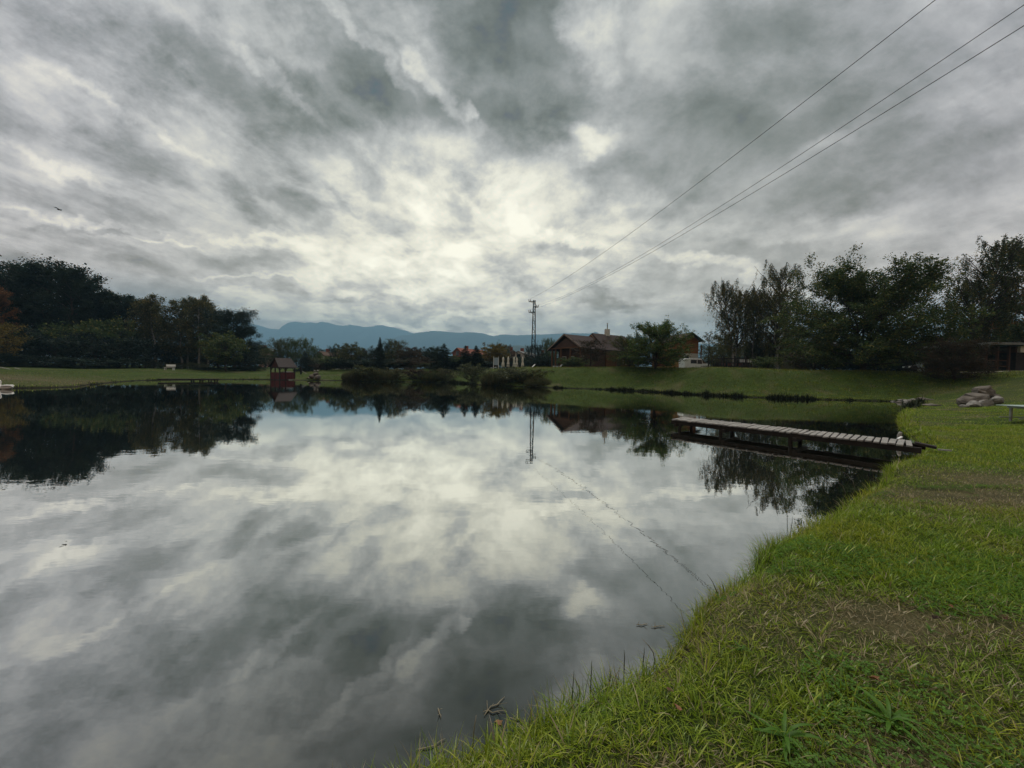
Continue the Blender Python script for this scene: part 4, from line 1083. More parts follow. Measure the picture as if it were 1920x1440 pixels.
# porch: gable board, posts, beam
pb = MB(); pb.prism([(-1.55, -3.1, ew - .05), (-1.55, 3.1, ew - .05), (-1.55, 0, r - .5)], (.12, 0, 0)); pb.build('gable_boarding', M_logd, root)
MB().beam((-1.5, -3.9, ew - .12), (-1.5, 3.9, ew - .12), .25, .22).build('porch_beam', M_log, root)
for y in (-3.5, -1.2, 1.2, 2.6, 3.6): MB().box((-1.5, y, (ew - .2) / 2), (.2, .2, ew - .2)).build('porch_post', M_log, root)
for y0 in (-2.4, 0, 2.0):
    wn = MB().box((-.03, y0, 1.9), (.08, 1.1, 1.2)).build('window', M_plaster, root); MB().box((-.08, y0, 1.9), (.06, .9, 1.0)).build('pane', M_glass, wn)
bb = MB()
for s in (-1, 1): bb.beam((-1.95, 0, r + .10), (-1.95, s * 4.5, e + .10), .05, .24)
bb.build('bargeboard', mat('pale_bargeboard', (.20, .15, .12), .8), root)
# higher wing
wg = MB(); L0, L1, hw2, r2, e2 = 3.8, 12.6, 4.4, 9.0 - root.location.z, 5.7 - root.location.z
wg.prism([(L0 + .6, -hw2 + .5, 0), (L0 + .6, hw2 - .5, 0), (L0 + .6, hw2 - .5, e2), (L0 + .6, 0, r2 - .2), (L0 + .6, -hw2 + .5, e2)], (L1 - L0 - 1, 0, 0)); wg.build('wing_wall', M_log, root)
rf = MB()
for s in (-1, 1): rf.prism([(L0 + 1.0, 0, r2), (L0, s * hw2, e2), (L0, s * hw2, e2 + .16), (L0 + 1.0, 0, r2 + .16)], (L1 - L0, 0, 0))
rf.prism([(L0, -hw2, e2 + .02), (L0, hw2, e2 + .02), (L0 + 1.0, 0, r2 + .1)], (.14, 0, .02))
roofw = rf.build('wing_roof', M_roof, root)
ch = MB().box((8.4, -.3, r2 + .45), (.7, .7, 1.3)).build('chimney', M_plaster, roofw)
MB().tube([(8.4, -.3, r2 + 1.1), (8.4, -.3, r2 + 2.0)], .09, 8).lathe([(.05, 0), (.2, .03), (.05, .2)], 8, (8.4, -.3, r2 + 2.05)).build('chimney_pipe', M_grey, roofw)
MB().box((7.4, -hw2 + .42, 1.55), (1.1, .12, 2.1)).build('door', M_dwood, root)
for x in (9.2, 11.2):
    wn = MB().box((x, -hw2 + .44, 1.9), (1.2, .12, 1.2)).build('window', M_plaster, root); MB().box((x, -hw2 + .37, 1.9), (1.0, .06, 1.0)).build('pane', M_glass, wn)
for x in (6.2, 8.3, 12.2): MB().box((x, -hw2 - .1, e2 / 2), (.18, .18, e2)).build('porch_post', M_log, root)

root, roof, (e, r, ew) = gable_house('timber_house', (30.3, 66), R(100), 9, 1.7, 7.55, 8.95, .5, M_log2, M_roof, 'orange-brown timber gable right of the bushy fruit tree', base=3.2)
MB().box((-.06, 0, 1.3), (.10, 3.2, 2.1)).build('base_panel', M_plaster, root)
for y in (-1.9, 1.9): MB().box((-.5, y, 1.9), (.16, .16, 3.8)).build('post', M_log, root)
wn = MB().box((-.13, .6, 1.5), (.1, 1.0, .9)).build('window', M_white, root); MB().box((-.19, .6, 1.5), (.06, .8, .7)).build('pane', M_glass, wn)

# flat-roofed olive cabin
def cabin():
    D = 58; x0 = W(1416, 690, D).x; x1 = W(1512, 690, D).x; gz = ground((x0 + x1) / 2, D) - .2; zt = W(1460, 652, D).z - gz
    root = empty('garden_cabin', ((x0 + x1) / 2, D, gz), R(-6), 'olive flat-roofed cabin with a dark open bay behind the domed shrub', 'cabin'); w = (x1 - x0) / 2
    MB().box((w * .50, 1.6, zt / 2), (w, 3.2, zt)).build('wall', M_olive, root)
    MB().box((-w * .5, 3.05, zt / 2), (w, .2, zt)).build('back_wall', M_dwood, root)
    for x in (-w * .98, -w * .5): MB().box((x, .1, zt / 2), (.18, .18, zt)).build('post', M_olive, root)
    MB().box((0, 1.4, zt + .12), (2 * w + .9, 4.4, .22)).build('roof', mat('grey_brown_felt', (.10, .085, .06), .9), root)
    wn = MB().box((w * .45, -.03, zt * .62), (1.2, .1, 1.0)).build('window', M_dwood, root); MB().box((w * .45, -.09, zt * .62), (1.0, .05, .8)).build('pane', M_glass, wn)
cabin()

# raised timber terrace with rails, planters and white boxes
def terrace():
    D = 51; x0 = W(1334, 690, D).x; x1 = W(1418, 690, D).x; gz = ground(x0, D); cx = (x0 + x1) / 2; w = (x1 - x0)
    root = empty('timber_terrace', (cx, D, gz), R(-3), 'dark timber terrace with a railing on the right bank', 'terrace')
    dk = MB()
    for k in range(16): dk.box((0, k * .2, .55), (w, .18, .06))
    dk.build('deck', M_dwood, root)
    MB().box((0, -.08, .25), (w, .06, .5)).build('skirt', M_dwood, root)
    MB().box((0, -.12, 1.55), (w, .08, .12)).box((0, -.12, 1.0), (w, .06, .08)).build('rail', M_dwood, root)
    b = MB()
    for k in range(int(w / .28)): b.box((-w / 2 + .14 + k * .28, -.12, 1.05), (.05, .05, .98))
    b.build('balusters', mat('red_brown_wood', (.075, .040, .032), .8), root)
    for k in range(5): MB().box((-w / 2 + .1 + k * (w - .2) / 4, -.14, .95), (.16, .16, 1.9)).build('post', M_dwood, root)
    for k in range(4):
        o = MB().lathe([(.16, 0), (.24, .38), (.27, .40), (.22, .42), (.02, .40)], 10).build('planter', M_terr)
        o.location = (cx - w * .18 + k * .75, D + .5, gz + .58)
        tag(o, ['terracotta planter on the terrace, leftmost of four', 'terracotta planter on the terrace, second of four from the left', 'terracotta planter on the terrace, third of four from the left', 'terracotta planter on the terrace next to the white boxes'][k], 'planter', 'planters on the terrace')
    for k in range(2):
        o = MB().box((0, 0, .16), (.55, .35, .32), taper=1.08).box((0, 0, .34), (.62, .40, .05)).build('box', M_white)
        o.location = (cx + w * .24 + k * .8, D + .45, gz + 1.12)
        t_ = MB().box((0, 0, .49), (.6, .38, .04)).box((-.24, 0, .24), (.06, .3, .48)).box((.24, 0, .24), (.06, .3, .48)).build('side_table', M_dwood)
        t_.location = (o.location.x, o.location.y, gz + .59)
        tag(t_, ['small dark stand under the left white box on the terrace', 'small dark stand under the right white box on the terrace'][k], 'stand')
        tag(o, ['left one of two white boxes on the terrace', 'right one of two white boxes on the terrace'][k], 'box', 'white boxes on the terrace')
terrace()

# parked vehicles
def car(name, x, y, rz, bodyprof, glass, Wd, m, label, cat, wheels):
    gz = ground(x, y); root = empty(name, (x, y, gz), rz, label, cat)
    b = MB(); b.prism([(px, -Wd / 2, pz) for px, pz in bodyprof], (0, Wd, 0)); b.build('body', m, root, bevel=.05)
    for i, gp in enumerate(glass):
        g_ = MB(); g_.prism([(px, -Wd / 2 - .012, pz) for px, pz in gp], (0, Wd + .024, 0)); g_.build('windscreen' if i == 0 else 'side_window', M_glass, root)
    for wx in wheels:
        for s in (-1, 1):
            w = MB(); w.tube([(wx, s * (Wd / 2 - .12) - .1, .32), (wx, s * (Wd / 2 - .12) + .11, .32)], .32, 16)
            wh = w.build('wheel', M_rubber, root); MB().tube([(wx, s * (Wd / 2 - .12) - .115 * 1, .32), (wx, s * (Wd / 2 - .12) + .125, .32)], .19, 12).build('rim', M_grey, wh)
    MB().box((0, 0, .30), (sum(abs(p) for p in wheels) - .74, Wd + .03, .22)).build('sill', M_black, root)
    xf = max(p[0] for p in bodyprof)
    for s in (-1, 1): MB().box((xf - .12, s * (Wd / 2 - .28), .72), (.2, .34, .16)).build('headlight', M_white, root)
    return root
VP = [(-2.2, .3), (2.25, .3), (2.35, .55), (2.3, .95), (1.55, 1.18), (.95, 1.85), (.6, 1.95), (-2.1, 1.95), (-2.25, 1.7)]
VG = [[(1.62, 1.14), (1.0, 1.86), (.80, 1.86), (.98, 1.14)], [(.90, 1.05), (.72, 1.80), (.0, 1.80), (.0, 1.05)], [(-.1, 1.1), (-.1, 1.76), (-1.2, 1.76), (-1.2, 1.1)]]
c = W(1301, 690, 57); vr = car('van', c.x, 57, R(8), VP, VG, 1.85, M_white, 'white panel van parked by the timber house', 'van', (-1.45, 1.5)); vr.scale = (.88, .88, .84)
CP = [(-2.1, .28), (2.1, .28), (2.2, .6), (2.05, .85), (1.1, .98), (.45, 1.42), (-1.1, 1.45), (-1.75, 1.0), (-2.15, .95)]
CG = [[(1.05, .99), (.45, 1.38), (.30, 1.38), (.55, .99)], [(.45, .99), (.22, 1.38), (-1.0, 1.38), (-1.5, 1.0)]]
c = W(1742, 690, 47); car('car', c.x, 47, R(160), CP, CG, 1.75, M_black, 'black car parked in the shade behind the wide-crowned tree', 'car', (-1.35, 1.35))
c = W(1722, 690, 45); gz = ground(c.x, 45)
for k, (dx, lb) in enumerate(((0, 'pale blue board leaning by the black car, left one'), (.55, 'pale blue board leaning by the black car, right one'))):
    o = MB().beam((dx - .3 - .2 * k, 0, 1.25), (dx + .45, 0, .02), .05, .16 + .12 * k).build('leaning_board', M_blueb)
    o.location = (c.x, 45, gz); tag(o, lb, 'board', 'pale boards leaning by the black car')

# barn at the right edge
def barn():
    D = 40; x0 = W(1846, 690, D).x; x1 = W(1990, 690, D).x; gz = ground(x0, D) - .2; w = x1 - x0; zt = W(1900, 648, D).z - gz; zw = W(1900, 661, D).z - gz
    root = empty('barn', (x0, D, gz), 0, 'dark low barn with a row of pale windows at the right edge', 'barn')
    MB().box((w / 2 + 1.6, 2.5, zw / 2), (w - 3.2, 5, zw)).build('wall', M_dwood, root)
    MB().box((w / 2 + 1.6, 2.5, (zt + zw) / 2), (w - 3.3, 4.8, zt - zw)).build('upper_wall', M_logd, root)
    for k in range(3): 
        wn = MB().box((4.4 + k * 2.2, -.0, (zt + zw) / 2), (1.9, .3, (zt - zw) * .92)).build('window', M_white, root)
        MB().box((4.4 + k * 2.2, -.17, (zt + zw) / 2), (.04, .05, (zt - zw) * .9)).build('glazing_bar', M_grey, wn)
    for x in (.3, 1.5, 2.7): MB().box((x, .2, zt / 2), (.18, .18, zt)).build('post', M_logd, root)
    MB().box((w / 2, 2.3, zt + .12), (w + 1.2, 6.4, .24)).build('roof', M_slate, root)
    MB().box((1.4, .25, .9), (2.4, .06, .12)).box((1.4, .25, 1.5), (2.4, .06, .12)).build('rail', M_logd, root)
    o = MB().box((0, 0, .10), (2.0, .35, .07)).box((-.8, 0, .03), (.08, .3, .08)).box((.8, 0, .03), (.08, .3, .08)).build('plank', M_white); o.location = (x0 + 5.2, D - 1.6, ground(x0 + 5.2, D - 1.6)); tag(o, 'white plank lying before the dark barn', 'plank')
barn()

# ------------------------------------------------------------------ village houses beyond the far bank
def far_house(px, D, pytop, pyeave, half, L, ang, wall, roofm, name, label, over=.3, half_frac=1):
    c = W(px, 700, D); top = W(px, pytop, D).z; ev = W(px, pyeave, D).z; hw = half / F * D
    root, roof, (e, r, ew) = gable_house(name, (c.x, D), R(ang), L, hw, ev, top, .4, wall, roofm, label, over_front=over, base=ground(c.x, D) - .5)
    z = ew - .2
    wn = MB().box((-.05, 0, max(1.2, z)), (.1, 1.1, 1.3)).build('window', M_glass, root)
    MB().box((L * .4, .3, r + .3), (.7, .7, 1.4)).build('chimney', M_brick, roof)
    return root
far_house(491, 125, 652, 657, 6, 6, 95, M_pink, M_slate, 'house', 'small pinkish house between the left wood and the poplars')
far_house(599, 100, 659.5, 667.5, 9, 9, 78, M_plaster, M_logd, 'house', 'white-gabled house with dark timber right of the poplars')
far_house(617, 112, 663, 669, 6, 8, 60, M_plaster, M_slate, 'house', 'small pale house right of the white-gabled one')
far_house(857, 112, 653, 663, 12, 11, 55, M_brick, M_brick, 'house', 'house with a steep orange tiled roof between two spruces')
far_house(906, 125, 666, 672, 7, 9, 70, M_white, M_brick, 'house', 'white gable with a red roof left of the yellow-green willow')
far_house(961, 96, 657, 664, 7, 8, 92, M_plaster, M_slate, 'house', 'cream gable end left of the long grey roof')
far_house(972, 100, 659, 668, 20, 6, 60, M_plaster, M_slate, 'house', 'long low house with a grey roof behind the parasols')
far_house(1017, 104, 662, 668, 7, 8, 80, M_plaster, M_slate, 'house', 'little pale gable just right of the mast')
c = W(1021, 700, 80)

# closed parasols
def parasol(px, D, top_py, label):
    c = W(px, 700, D); gz = ground(c.x, D); h = W(px, top_py, D).z - gz
    root = empty('closed_parasol', (c.x, D, gz), rnd.random() * 6, label, 'parasol', 'closed cream parasols in the garden')
    MB().tube([(0, 0, 0), (0, 0, h * .9)], .03, 8).build('pole', M_grey, root)
    z0 = h * .16
    pr = [(.30, z0), (.33, z0 + .05), (.26, z0 + .35 * (h - z0)), (.16, z0 + .55 * (h - z0)), (.19, z0 + .66 * (h - z0)), (.22, z0 + .78 * (h - z0)), (.12, z0 + .9 * (h - z0)), (.02, h)]
    b = MB(); b.lathe([(r * .8, z) for r, z in pr], 16)
    b.V = [(x * (1 + .18 * math.cos(6 * math.atan2(y, x))), y * (1 + .18 * math.cos(6 * math.atan2(y, x))), z) for x, y, z in b.V]
    b.build('canopy', M_canvas, root, smooth=True); MB().box((0, 0, .05), (.7, .7, .1)).build('base', M_stone2, root)
for a in ((943, 68, 669, 'closed cream parasol, leftmost of the row'), (952.5, 68, 668, 'tallest closed cream parasol, second from the left'), (963.5, 72, 669, 'closed parasol behind the others, third from the left'),
          (968.5, 69, 669.5, 'closed cream parasol, fourth from the left'), (979.5, 67, 669, 'closed cream parasol, rightmost and widest at the foot')): parasol(*a)
# board, sun lounger, tables in the garden
c = W(929, 700, 68); gz = ground(c.x, 68); root = empty('notice_board', (c.x, 68, gz), 0, 'pale blue notice board on posts left of the parasols', 'notice board')
MB().box((.1, 0, 1.35), (.75, .06, 1.3)).build('panel', M_blueb, root)
for x in (-.36, .5): MB().box((x, 0, 1.1), (.09, .09, 2.2)).build('post', M_white, root)
def lounger(px, D, rz, label):
    c = W(px, 700, D); gz = ground(c.x, D); root = empty('sun_lounger', (c.x, D, gz), rz, label, 'sun lounger', 'white sun loungers in the garden')
    MB().box((0, 0, .32), (1.3, .6, .06)).build('seat', M_white, root); MB().beam((.6, 0, .34), (1.15, 0, .85), .6, .05, up=(0, 0, 1)).build('backrest', M_white, root)
    for x in (-.55, .6):
        for y in (-.25, .25): MB().box((x, y, .15), (.06, .06, .3)).build('leg', M_white, root)
lounger(991, 67, 0.2, 'white sun lounger right of the parasols')
lounger(1044, 62.5, .1, 'white garden seat in front of the log house porch')
def table(px, D, w, label):
    c = W(px, 700, D); gz = ground(c.x, D); root = empty('garden_table', (c.x, D, gz), 0, label, 'table')
    MB().box((0, 0, .72), (w, .8, .06)).build('tabletop', M_dwood, root)
    for x in (-w / 2 + .1, w / 2 - .1):
        for y in (-.3, .3): MB().box((x, y, .35), (.07, .07, .7)).build('leg', M_dwood, root)
table(958, 67, 2.4, 'long dark garden table between the parasols')

# ------------------------------------------------------------------ red hut on stilts at the far shore
def hut():
    D = 56.4; th = R(61); up = lambda py: W(530, py, D).z
    C = W(524.5, 711, D); root = empty('boat_hut', (C.x, D, 0), th, 'dark red wooden hut with open upper sides and a gabled roof at the far waterline', 'hut')
    L, G_ = 2.25, 2.3; zf, zr, ze, zt = .10, up(698.5), up(689.5), up(671.5)   # local +X along the long side, +Y back along the gable end
    for x, y in ((0, 0), (L * .38, 0), (L, 0), (0, G_), (L, G_), (0, G_ * .5)): MB().box((x, y, ze / 2 - .35), (.13, .13, ze + .7)).build('post', M_dwood, root)
    for c, s in (((L / 2, 0, (zf + zr) / 2), (L - .14, .06, zr - zf)), ((0, G_ / 2, (zf + zr) / 2), (.06, G_ - .14, zr - zf)), ((L, G_ / 2, (zf + zr) / 2), (.06, G_ - .14, zr - zf))): MB().box(c, s).build('wall_panel', M_redw, root)
    MB().box((L / 2, G_ / 2, .03), (L + .3, G_ + .3, .1)).build('floor', M_dwood, root)
    for c, s in (((L / 2, 0, ze), (L + .2, .15, .13)), ((L / 2, G_, ze), (L + .2, .15, .13)), ((0, G_ / 2, ze + .004), (.15, G_ - .16, .13)), ((L, G_ / 2, ze + .004), (.15, G_ - .16, .13)), ((L / 2, .02, zr + .03), (L - .15, .12, .06))): MB().box(c, s).build('beam', M_dwood, root)
    for x, s in ((0, 1), (L * .38, -1), (L * .38, 1), (L, -1)): MB().beam((x, 0, ze - .42), (x + s * .34, 0, ze - .05), .06, .06).build('brace', M_dwood, root)
    for y, s in ((0, 1), (G_, -1)): MB().beam((0, y, ze - .42), (0, y + s * .4, ze - .05), .06, .06).build('brace', M_dwood, root)
    SH_ = mat('dark_shingles', (.050, .040, .038), .85, .3, 3, bump=.6, bscale=10, stretch=(1, 1, 3))
    rf = MB(); ov = .28
    rf.prism([(-ov, -ov, ze + .02), (L + ov, -ov, ze + .02), (L + ov * .4, G_ / 2, zt), (-ov * .2, G_ / 2, zt)], (0, .02, .07))
    rf.prism([(-ov, G_ + ov, ze + .02), (L + ov, G_ + ov, ze + .02), (L + ov * .4, G_ / 2 + .03, zt), (-ov * .2, G_ / 2 + .03, zt)], (0, -.02, .07))
    roof = rf.build('roof', SH_, root)
    for x in (.04, L - .10): MB().prism([(x, -.05, ze + .07), (x, G_ + .05, ze + .07), (x, G_ / 2, zt - .10)], (.06, 0, 0)).build('gable_boarding', mat('dark_red_gable', (.055, .018, .016), .8, .3, 4), root)
    MB().beam((-ov - .03, -ov, ze), (-ov * .2 - .03, G_ / 2, zt + .03), .05, .13).build('bargeboard', M_dwood, roof)
    MB().beam((-ov - .03, G_ + ov, ze), (-ov * .2 - .03, G_ / 2, zt + .03), .05, .13).build('bargeboard', M_dwood, roof)
    MB().box((L * .7, .6, zr - .05), (1.3, .9, .05)).build('shelf', M_dwood, root)
    M = root.matrix_basis.copy(); M = Matrix.Translation(root.location) @ Matrix.Rotation(th, 4, 'Z')
    o = MB().prism([(-.55, 0, .16), (-.48, 0, 0), (.45, 0, 0), (.66, 0, .16)], (0, .5, 0)).box((0, .25, .17), (1.1, .56, .03)).build('rowing_boat', M_white); o.location = M @ Vector((L * .68, .35, zr - .02)); o.rotation_euler = (0, 0, th); tag(o, 'white dinghy stored inside the red hut above its wall', 'boat')
    b = MB().prism([(-.7, 0, .10), (-.5, 0, -.06), (.5, 0, -.06), (.75, 0, .10)], (0, .4, 0)).box((0, .2, .10), (1.35, .45, .03)).build('rowing_boat', M_grey)
    b.location = M @ Vector((L * .72, -.75, 0)); b.rotation_euler = (0, 0, th - .3); tag(b, 'small pale boat afloat at the foot of the red hut', 'boat')
hut()
# post with a dark bundle, stone heap beside the hut
c = Wz(558, 711, 0); root = empty('mooring_post', (c.x, c.y + 1, ground(c.x, c.y + 1) - .2), 0, 'black mooring post with a slanting plank right of the red hut', 'mooring post')
MB().tube([(0, 0, 0), (0, 0, 1.1), (.02, 0, 1.5)], [.13, .16, .09], 8).build('post', M_black, root)
MB().beam((.15, 0, .75), (1.0, -.2, .35), .07, .06).build('plank', M_wood, root)

# ------------------------------------------------------------------ rocks
def rock(c, size, seed, m, name, label, cat='rock', group=None, rz=0, sub=4, tiltx=0):
    bm = bmesh.new(); bmesh.ops.create_icosphere(bm, subdivisions=sub, radius=1)
    r_ = random.Random(seed); pl = [(Vector((r_.gauss(0, 1), r_.gauss(0, 1), r_.gauss(0, 1))).normalized(), r_.uniform(.55, .86)) for _ in range(16)]
    from mathutils import noise as mn
    for v in bm.verts:
        p = v.co.normalized()
        for n, d in pl:
            k = p.dot(n)
            if k > d: p = p - n * (k - d) * .95
        p = p * (1 + .10 * mn.noise(p * 1.6 + Vector((seed, 0, 0))) + .09 * mn.noise(p * 3.2 + Vector((0, seed, 0))) + .04 * mn.noise(p * 9 + Vector((0, 0, seed))))
        v.co = Vector((p.x * size[0], p.y * size[1], p.z * size[2]))
    me = bpy.data.meshes.new(name); bm.to_mesh(me); bm.free()
    me.polygons.foreach_set('use_smooth', [True] * len(me.polygons))
    o = link_mesh(name, me, m); o.location = c; o.rotation_euler = (tiltx, 0, rz); tag(o, label, cat, group); return o
BG = 'boulders piled on the lawn'
hp = hit(1838, 763); RD0 = hp.y; RDZ = 0.0; print('rock ground', hp)
def rk(px, py, D, sx, sy, sz, seed, m, lb, rz=0, tx=0):
    c = W(px, py, D); rock((c.x, c.y, c.z + RDZ - .02), (sx * .94, sy, sz * 1.28), seed, m, 'boulder', lb, 'boulder', BG, rz, 5, tiltx=tx)
rk(1843, 733, RD0 + 1.30, .62, .5, .27, 3, M_stone, 'flat brown boulder on top of the pile', .15, .1)
rk(1858, 742, RD0 + 1.20, .34, .4, .22, 4, M_stone, 'brown boulder at the pile\'s right shoulder', .4)
rk(1834, 746, RD0 + 0.80, .66, .5, .27, 5, M_stone, 'largest brown boulder in the middle of the pile', -.1, .1)
rk(1812, 753, RD0 + 0.70, .36, .4, .28, 6, M_stone, 'rounded brown boulder at the pile\'s left end', .3)
rk(1825, 757, RD0 + 0.10, .42, .3, .14, 7, M_stone2, 'pale grey stone along the front of the pile', .35)
rk(1808, 761, RD0 + 0.10, .22, .2, .09, 8, M_stone2, 'small whitish stone at the pile\'s lower left', .1)
rk(1846, 756, RD0 + 0.20, .40, .34, .24, 9, M_stone2, 'grey slanting stone at the front right of the pile', -.5)
rk(1866, 750, RD0 + 0.70, .26, .3, .20, 10, M_stone2, 'small grey stone at the right end of the pile', .8)
SG = 'stones along the shore by the lawn corner'
SL = ['whitish flat stone half in the water at the lawn corner', 'pale stone beside the whitish flat one', 'brown stone at the dark water\'s end', 'long low stone on the grass edge', 'pale slab lying above the shore stones', 'upper pale stone nearest the lawn tree',
      'brown stone between two pale ones', 'small grey stone at the waterline', 'dark flat stone right of the shore stones', 'tiny pale stone in the water left of the group', 'grey stone in the grass below the slab', 'buff stone at the top of the shore group']
SD = [(1694, 751, .34, .10), (1703, 754, .3, .10), (1687, 753, .24, .08), (1716, 757, .4, .08), (1722, 755, .42, .07), (1728, 747, .28, .10), (1712, 749, .3, .1), (1699, 758, .2, .08), (1742, 759, .42, .09), (1676, 752, .14, .05), (1706, 761, .26, .07), (1741, 748, .3, .08)]
for i, ((px, py, s, h), lb) in enumerate(zip(SD, SL)):
    q = hit(px, py + 2); rock((q.x, q.y, max(0, q.z) + h * .25), (s * 1.35, s, h * 1.5), 40 + i, (M_stone2, M_stone2, M_stone)[i % 3], 'shore_stone', lb, 'stone', SG, i, 2)
HG = 'stones of the heap right of the red hut'
for i, (px, py, s, h, lb, m) in enumerate([(585, 706, .8, .5, 'dark stone at the left foot of the heap by the hut', M_stone), (596, 707, .9, .5, 'dark stone at the right foot of the heap by the hut', M_stone), (590, 701, .9, .4, 'dark stone on top of the heap by the hut', M_stone),
     (587, 696, .27, .25, 'left one of two pinkish round stones on the heap', M_stone2), (593, 695.5, .27, .25, 'right one of two pinkish round stones on the heap', M_stone2), (577, 709, .6, .2, 'flat pale stone at the waterline left of the heap', M_stone2)]):
    q = W(px, py, 58.5); rock((q.x, 58.5 + (.4 if i > 1 else 0), q.z), (s * .8, s * .64, h * .85), 70 + i, m, 'heap_stone', lb, 'stone', HG, i, 2)

# ------------------------------------------------------------------ plank jetty
def jetty():
    A = Wz(1712, 832, .30); B = Wz(1272, 784.5, .30)
    u = (B - A); Ln = Vector((u.x, u.y, 0)).length; u = Vector((u.x, u.y, 0)).normalized(); n = Vector((-u.y, u.x, 0)); ang = math.atan2(u.y, u.x)
    root = empty('plank_jetty', (A.x, A.y, 0), ang, 'narrow weathered plank jetty reaching from the lawn into the pond', 'jetty')
    wd = .92; z = .25; N = 42; st = Ln / N; r_ = random.Random(4)
    for i in range(N):
        w_ = wd * r_.uniform(.90, 1.07); p = MB().box((0, 0, 0), (st * r_.uniform(.70, .86), w_, .035))
        o = p.build('plank', M_wood, root, bevel=.004); o.location = (st * (i + .5), r_.uniform(-.015, .015), z + .045 + r_.uniform(-.004, .006)); o.rotation_euler = (r_.uniform(-.012, .012), r_.uniform(-.02, .02), .10 + r_.uniform(-.03, .03))
    for s in (-1, 1): MB().beam((-.15, s * .34, z - .03), (Ln + .02, s * .34, z - .04), .08, .11).build('bearer', M_dwood, root)
    for x in (Ln * .99, Ln * .72, Ln * .40):
        for s in (-1, 1): MB().tube([(x - (.0 if x < Ln * .9 else -.0), s * .38, -1.0), (x - (.22 if x > Ln * .9 else 0), s * .34, z - .02)] if x > Ln * .9 else [(x, s * .36, -1.0), (x, s * .36, z)], .045, 8).build('leg', M_dwood, root)
        MB().beam((x - .1, -.46, z - .11), (x - .1, .46, z - .11), .08, .08).build('cross_beam', M_dwood, root)
    MB().beam((-.30, -.30, .24), (-.0, -.26, .29), .22, .05).build('end_board', M_dwood, root)
    return A, u, n
JA, JU, JN = jetty()
q = JA + JU * .75 + JN * .0; o = MB().beam((-.09, 0, 0), (.09, .02, .0), .06, .025).build('broken_plank', M_wood); o.location = (JA.x - JU.x * .42 - JN.x * .2, JA.y - JU.y * .42 - JN.y * .2, .22); o.rotation_euler = (0, 0, 2.4); tag(o, 'splintered pale plank end lying in the grass at the jetty foot', 'plank')
q = JA + JU * .95 - JN * .32
st = MB().tube([(0, 0, -.5), (.01, 0, .1), (.0, .01, .20), (.02, 0, .30)], [.055, .05, .045, .03], 8).build('birch_stake', BIRCH_BARK, smooth=True)
q = Wz(1692, 826, .1); st.location = (q.x + .05, q.y + .12, .0); tag(st, 'short pale birch stake in the water behind the jetty', 'stake')
c = MB().beam((0, 0, 0), (.14, .05, .04), .04, .02).build('rag', M_white); q = Wz(1683, 823, .32); c.location = (q.x, q.y, .32); tag(c, 'scrap of pale cloth on the jetty near its land end', 'rag')

# flat dark jetty on the left shore
def left_jetty():
    p = Wz(298, 711.2, .24); q = Wz(408, 711.0, .24); u = q - p; L = u.length; a = math.atan2(u.y, u.x)
    root = empty('low_jetty', (p.x, p.y, 0), a, 'low dark jetty lying flat on the water before the left wood', 'jetty')
    d = MB()
    for i in range(int(L / .22)): d.box((.11 + i * .22, 0, .28), (.2, 1.0, .05))
    d.build('deck', M_dwood, root); MB().beam((0, -.45, .2), (L, -.45, .2), .1, .12).beam((0, .45, .2), (L, .45, .2), .1, .12).build('bearer', M_dwood, root)
    for x in (L * .55, L * .70, L * .86, L * .97):
        for s in (-1, 1): MB().tube([(x, s * .4, -1), (x, s * .4, .25)], .08, 8).build('leg', M_dwood, root)
left_jetty()

# ------------------------------------------------------------------ pale green bench-table at right
def bench():
    q = hit(1912, 792); gz = q.z; print('bench', q)
    root = empty('picnic_table', (q.x, q.y, gz), R(4), 'pale green slatted picnic table cut by the right edge of the picture', 'table')
    z = W(1900, 761, q.y).z - gz
    for k in range(4): MB().box((.55, -.26 + k * .17, z), (1.9, .155, .03)).build('slat', M_teal, root, bevel=.004)
    for x in (.0, 1.0):
        MB().box((x, -.22, z / 2), (.06, .05, z)).box((x, .22, z / 2), (.06, .05, z)).build('leg', M_grey, root)
    MB().beam((-.42, -.26, .13), (1.3, -.26, .13), .03, .03).beam((-.38, .24, .13), (1.3, .24, .13), .03, .03).build('foot_rail', M_grey, root)
    for x in (0, 1.0): MB().box((x, 0, z - .05), (.07, .6, .06)).build('cross_bar', M_grey, root)
bench()
# white garden bench on the left bank
c = W(318, 690, 62); gz = ground(c.x, 62); root = empty('garden_bench', (c.x, 62, gz), 0, 'small white garden bench on the lawn before the birches', 'bench')
MB().box((0, 0, .42), (1.5, .45, .06)).build('seat', M_white, root); MB().box((0, .24, .75), (1.5, .05, .35)).build('backrest', M_white, root)
for x in (-.65, .65): MB().box((x, 0, .2), (.08, .4, .4)).build('leg', M_white, root)
# leaning poles at the far left
for k, (a, b, lb) in enumerate((((0, 688.5, 50), (54, 700, 47.5), 'left one of two thin poles leaning at the wood\'s edge'), ((28, 690, 50.5), (66, 699.5, 48), 'right one of two thin poles leaning at the wood\'s edge'))):
    p, q = W(*a), W(*b); o = MB().tube([p, q], .05, 6).build('leaning_pole', M_wood); tag(o, lb, 'pole', 'thin poles leaning at the wood\'s edge')

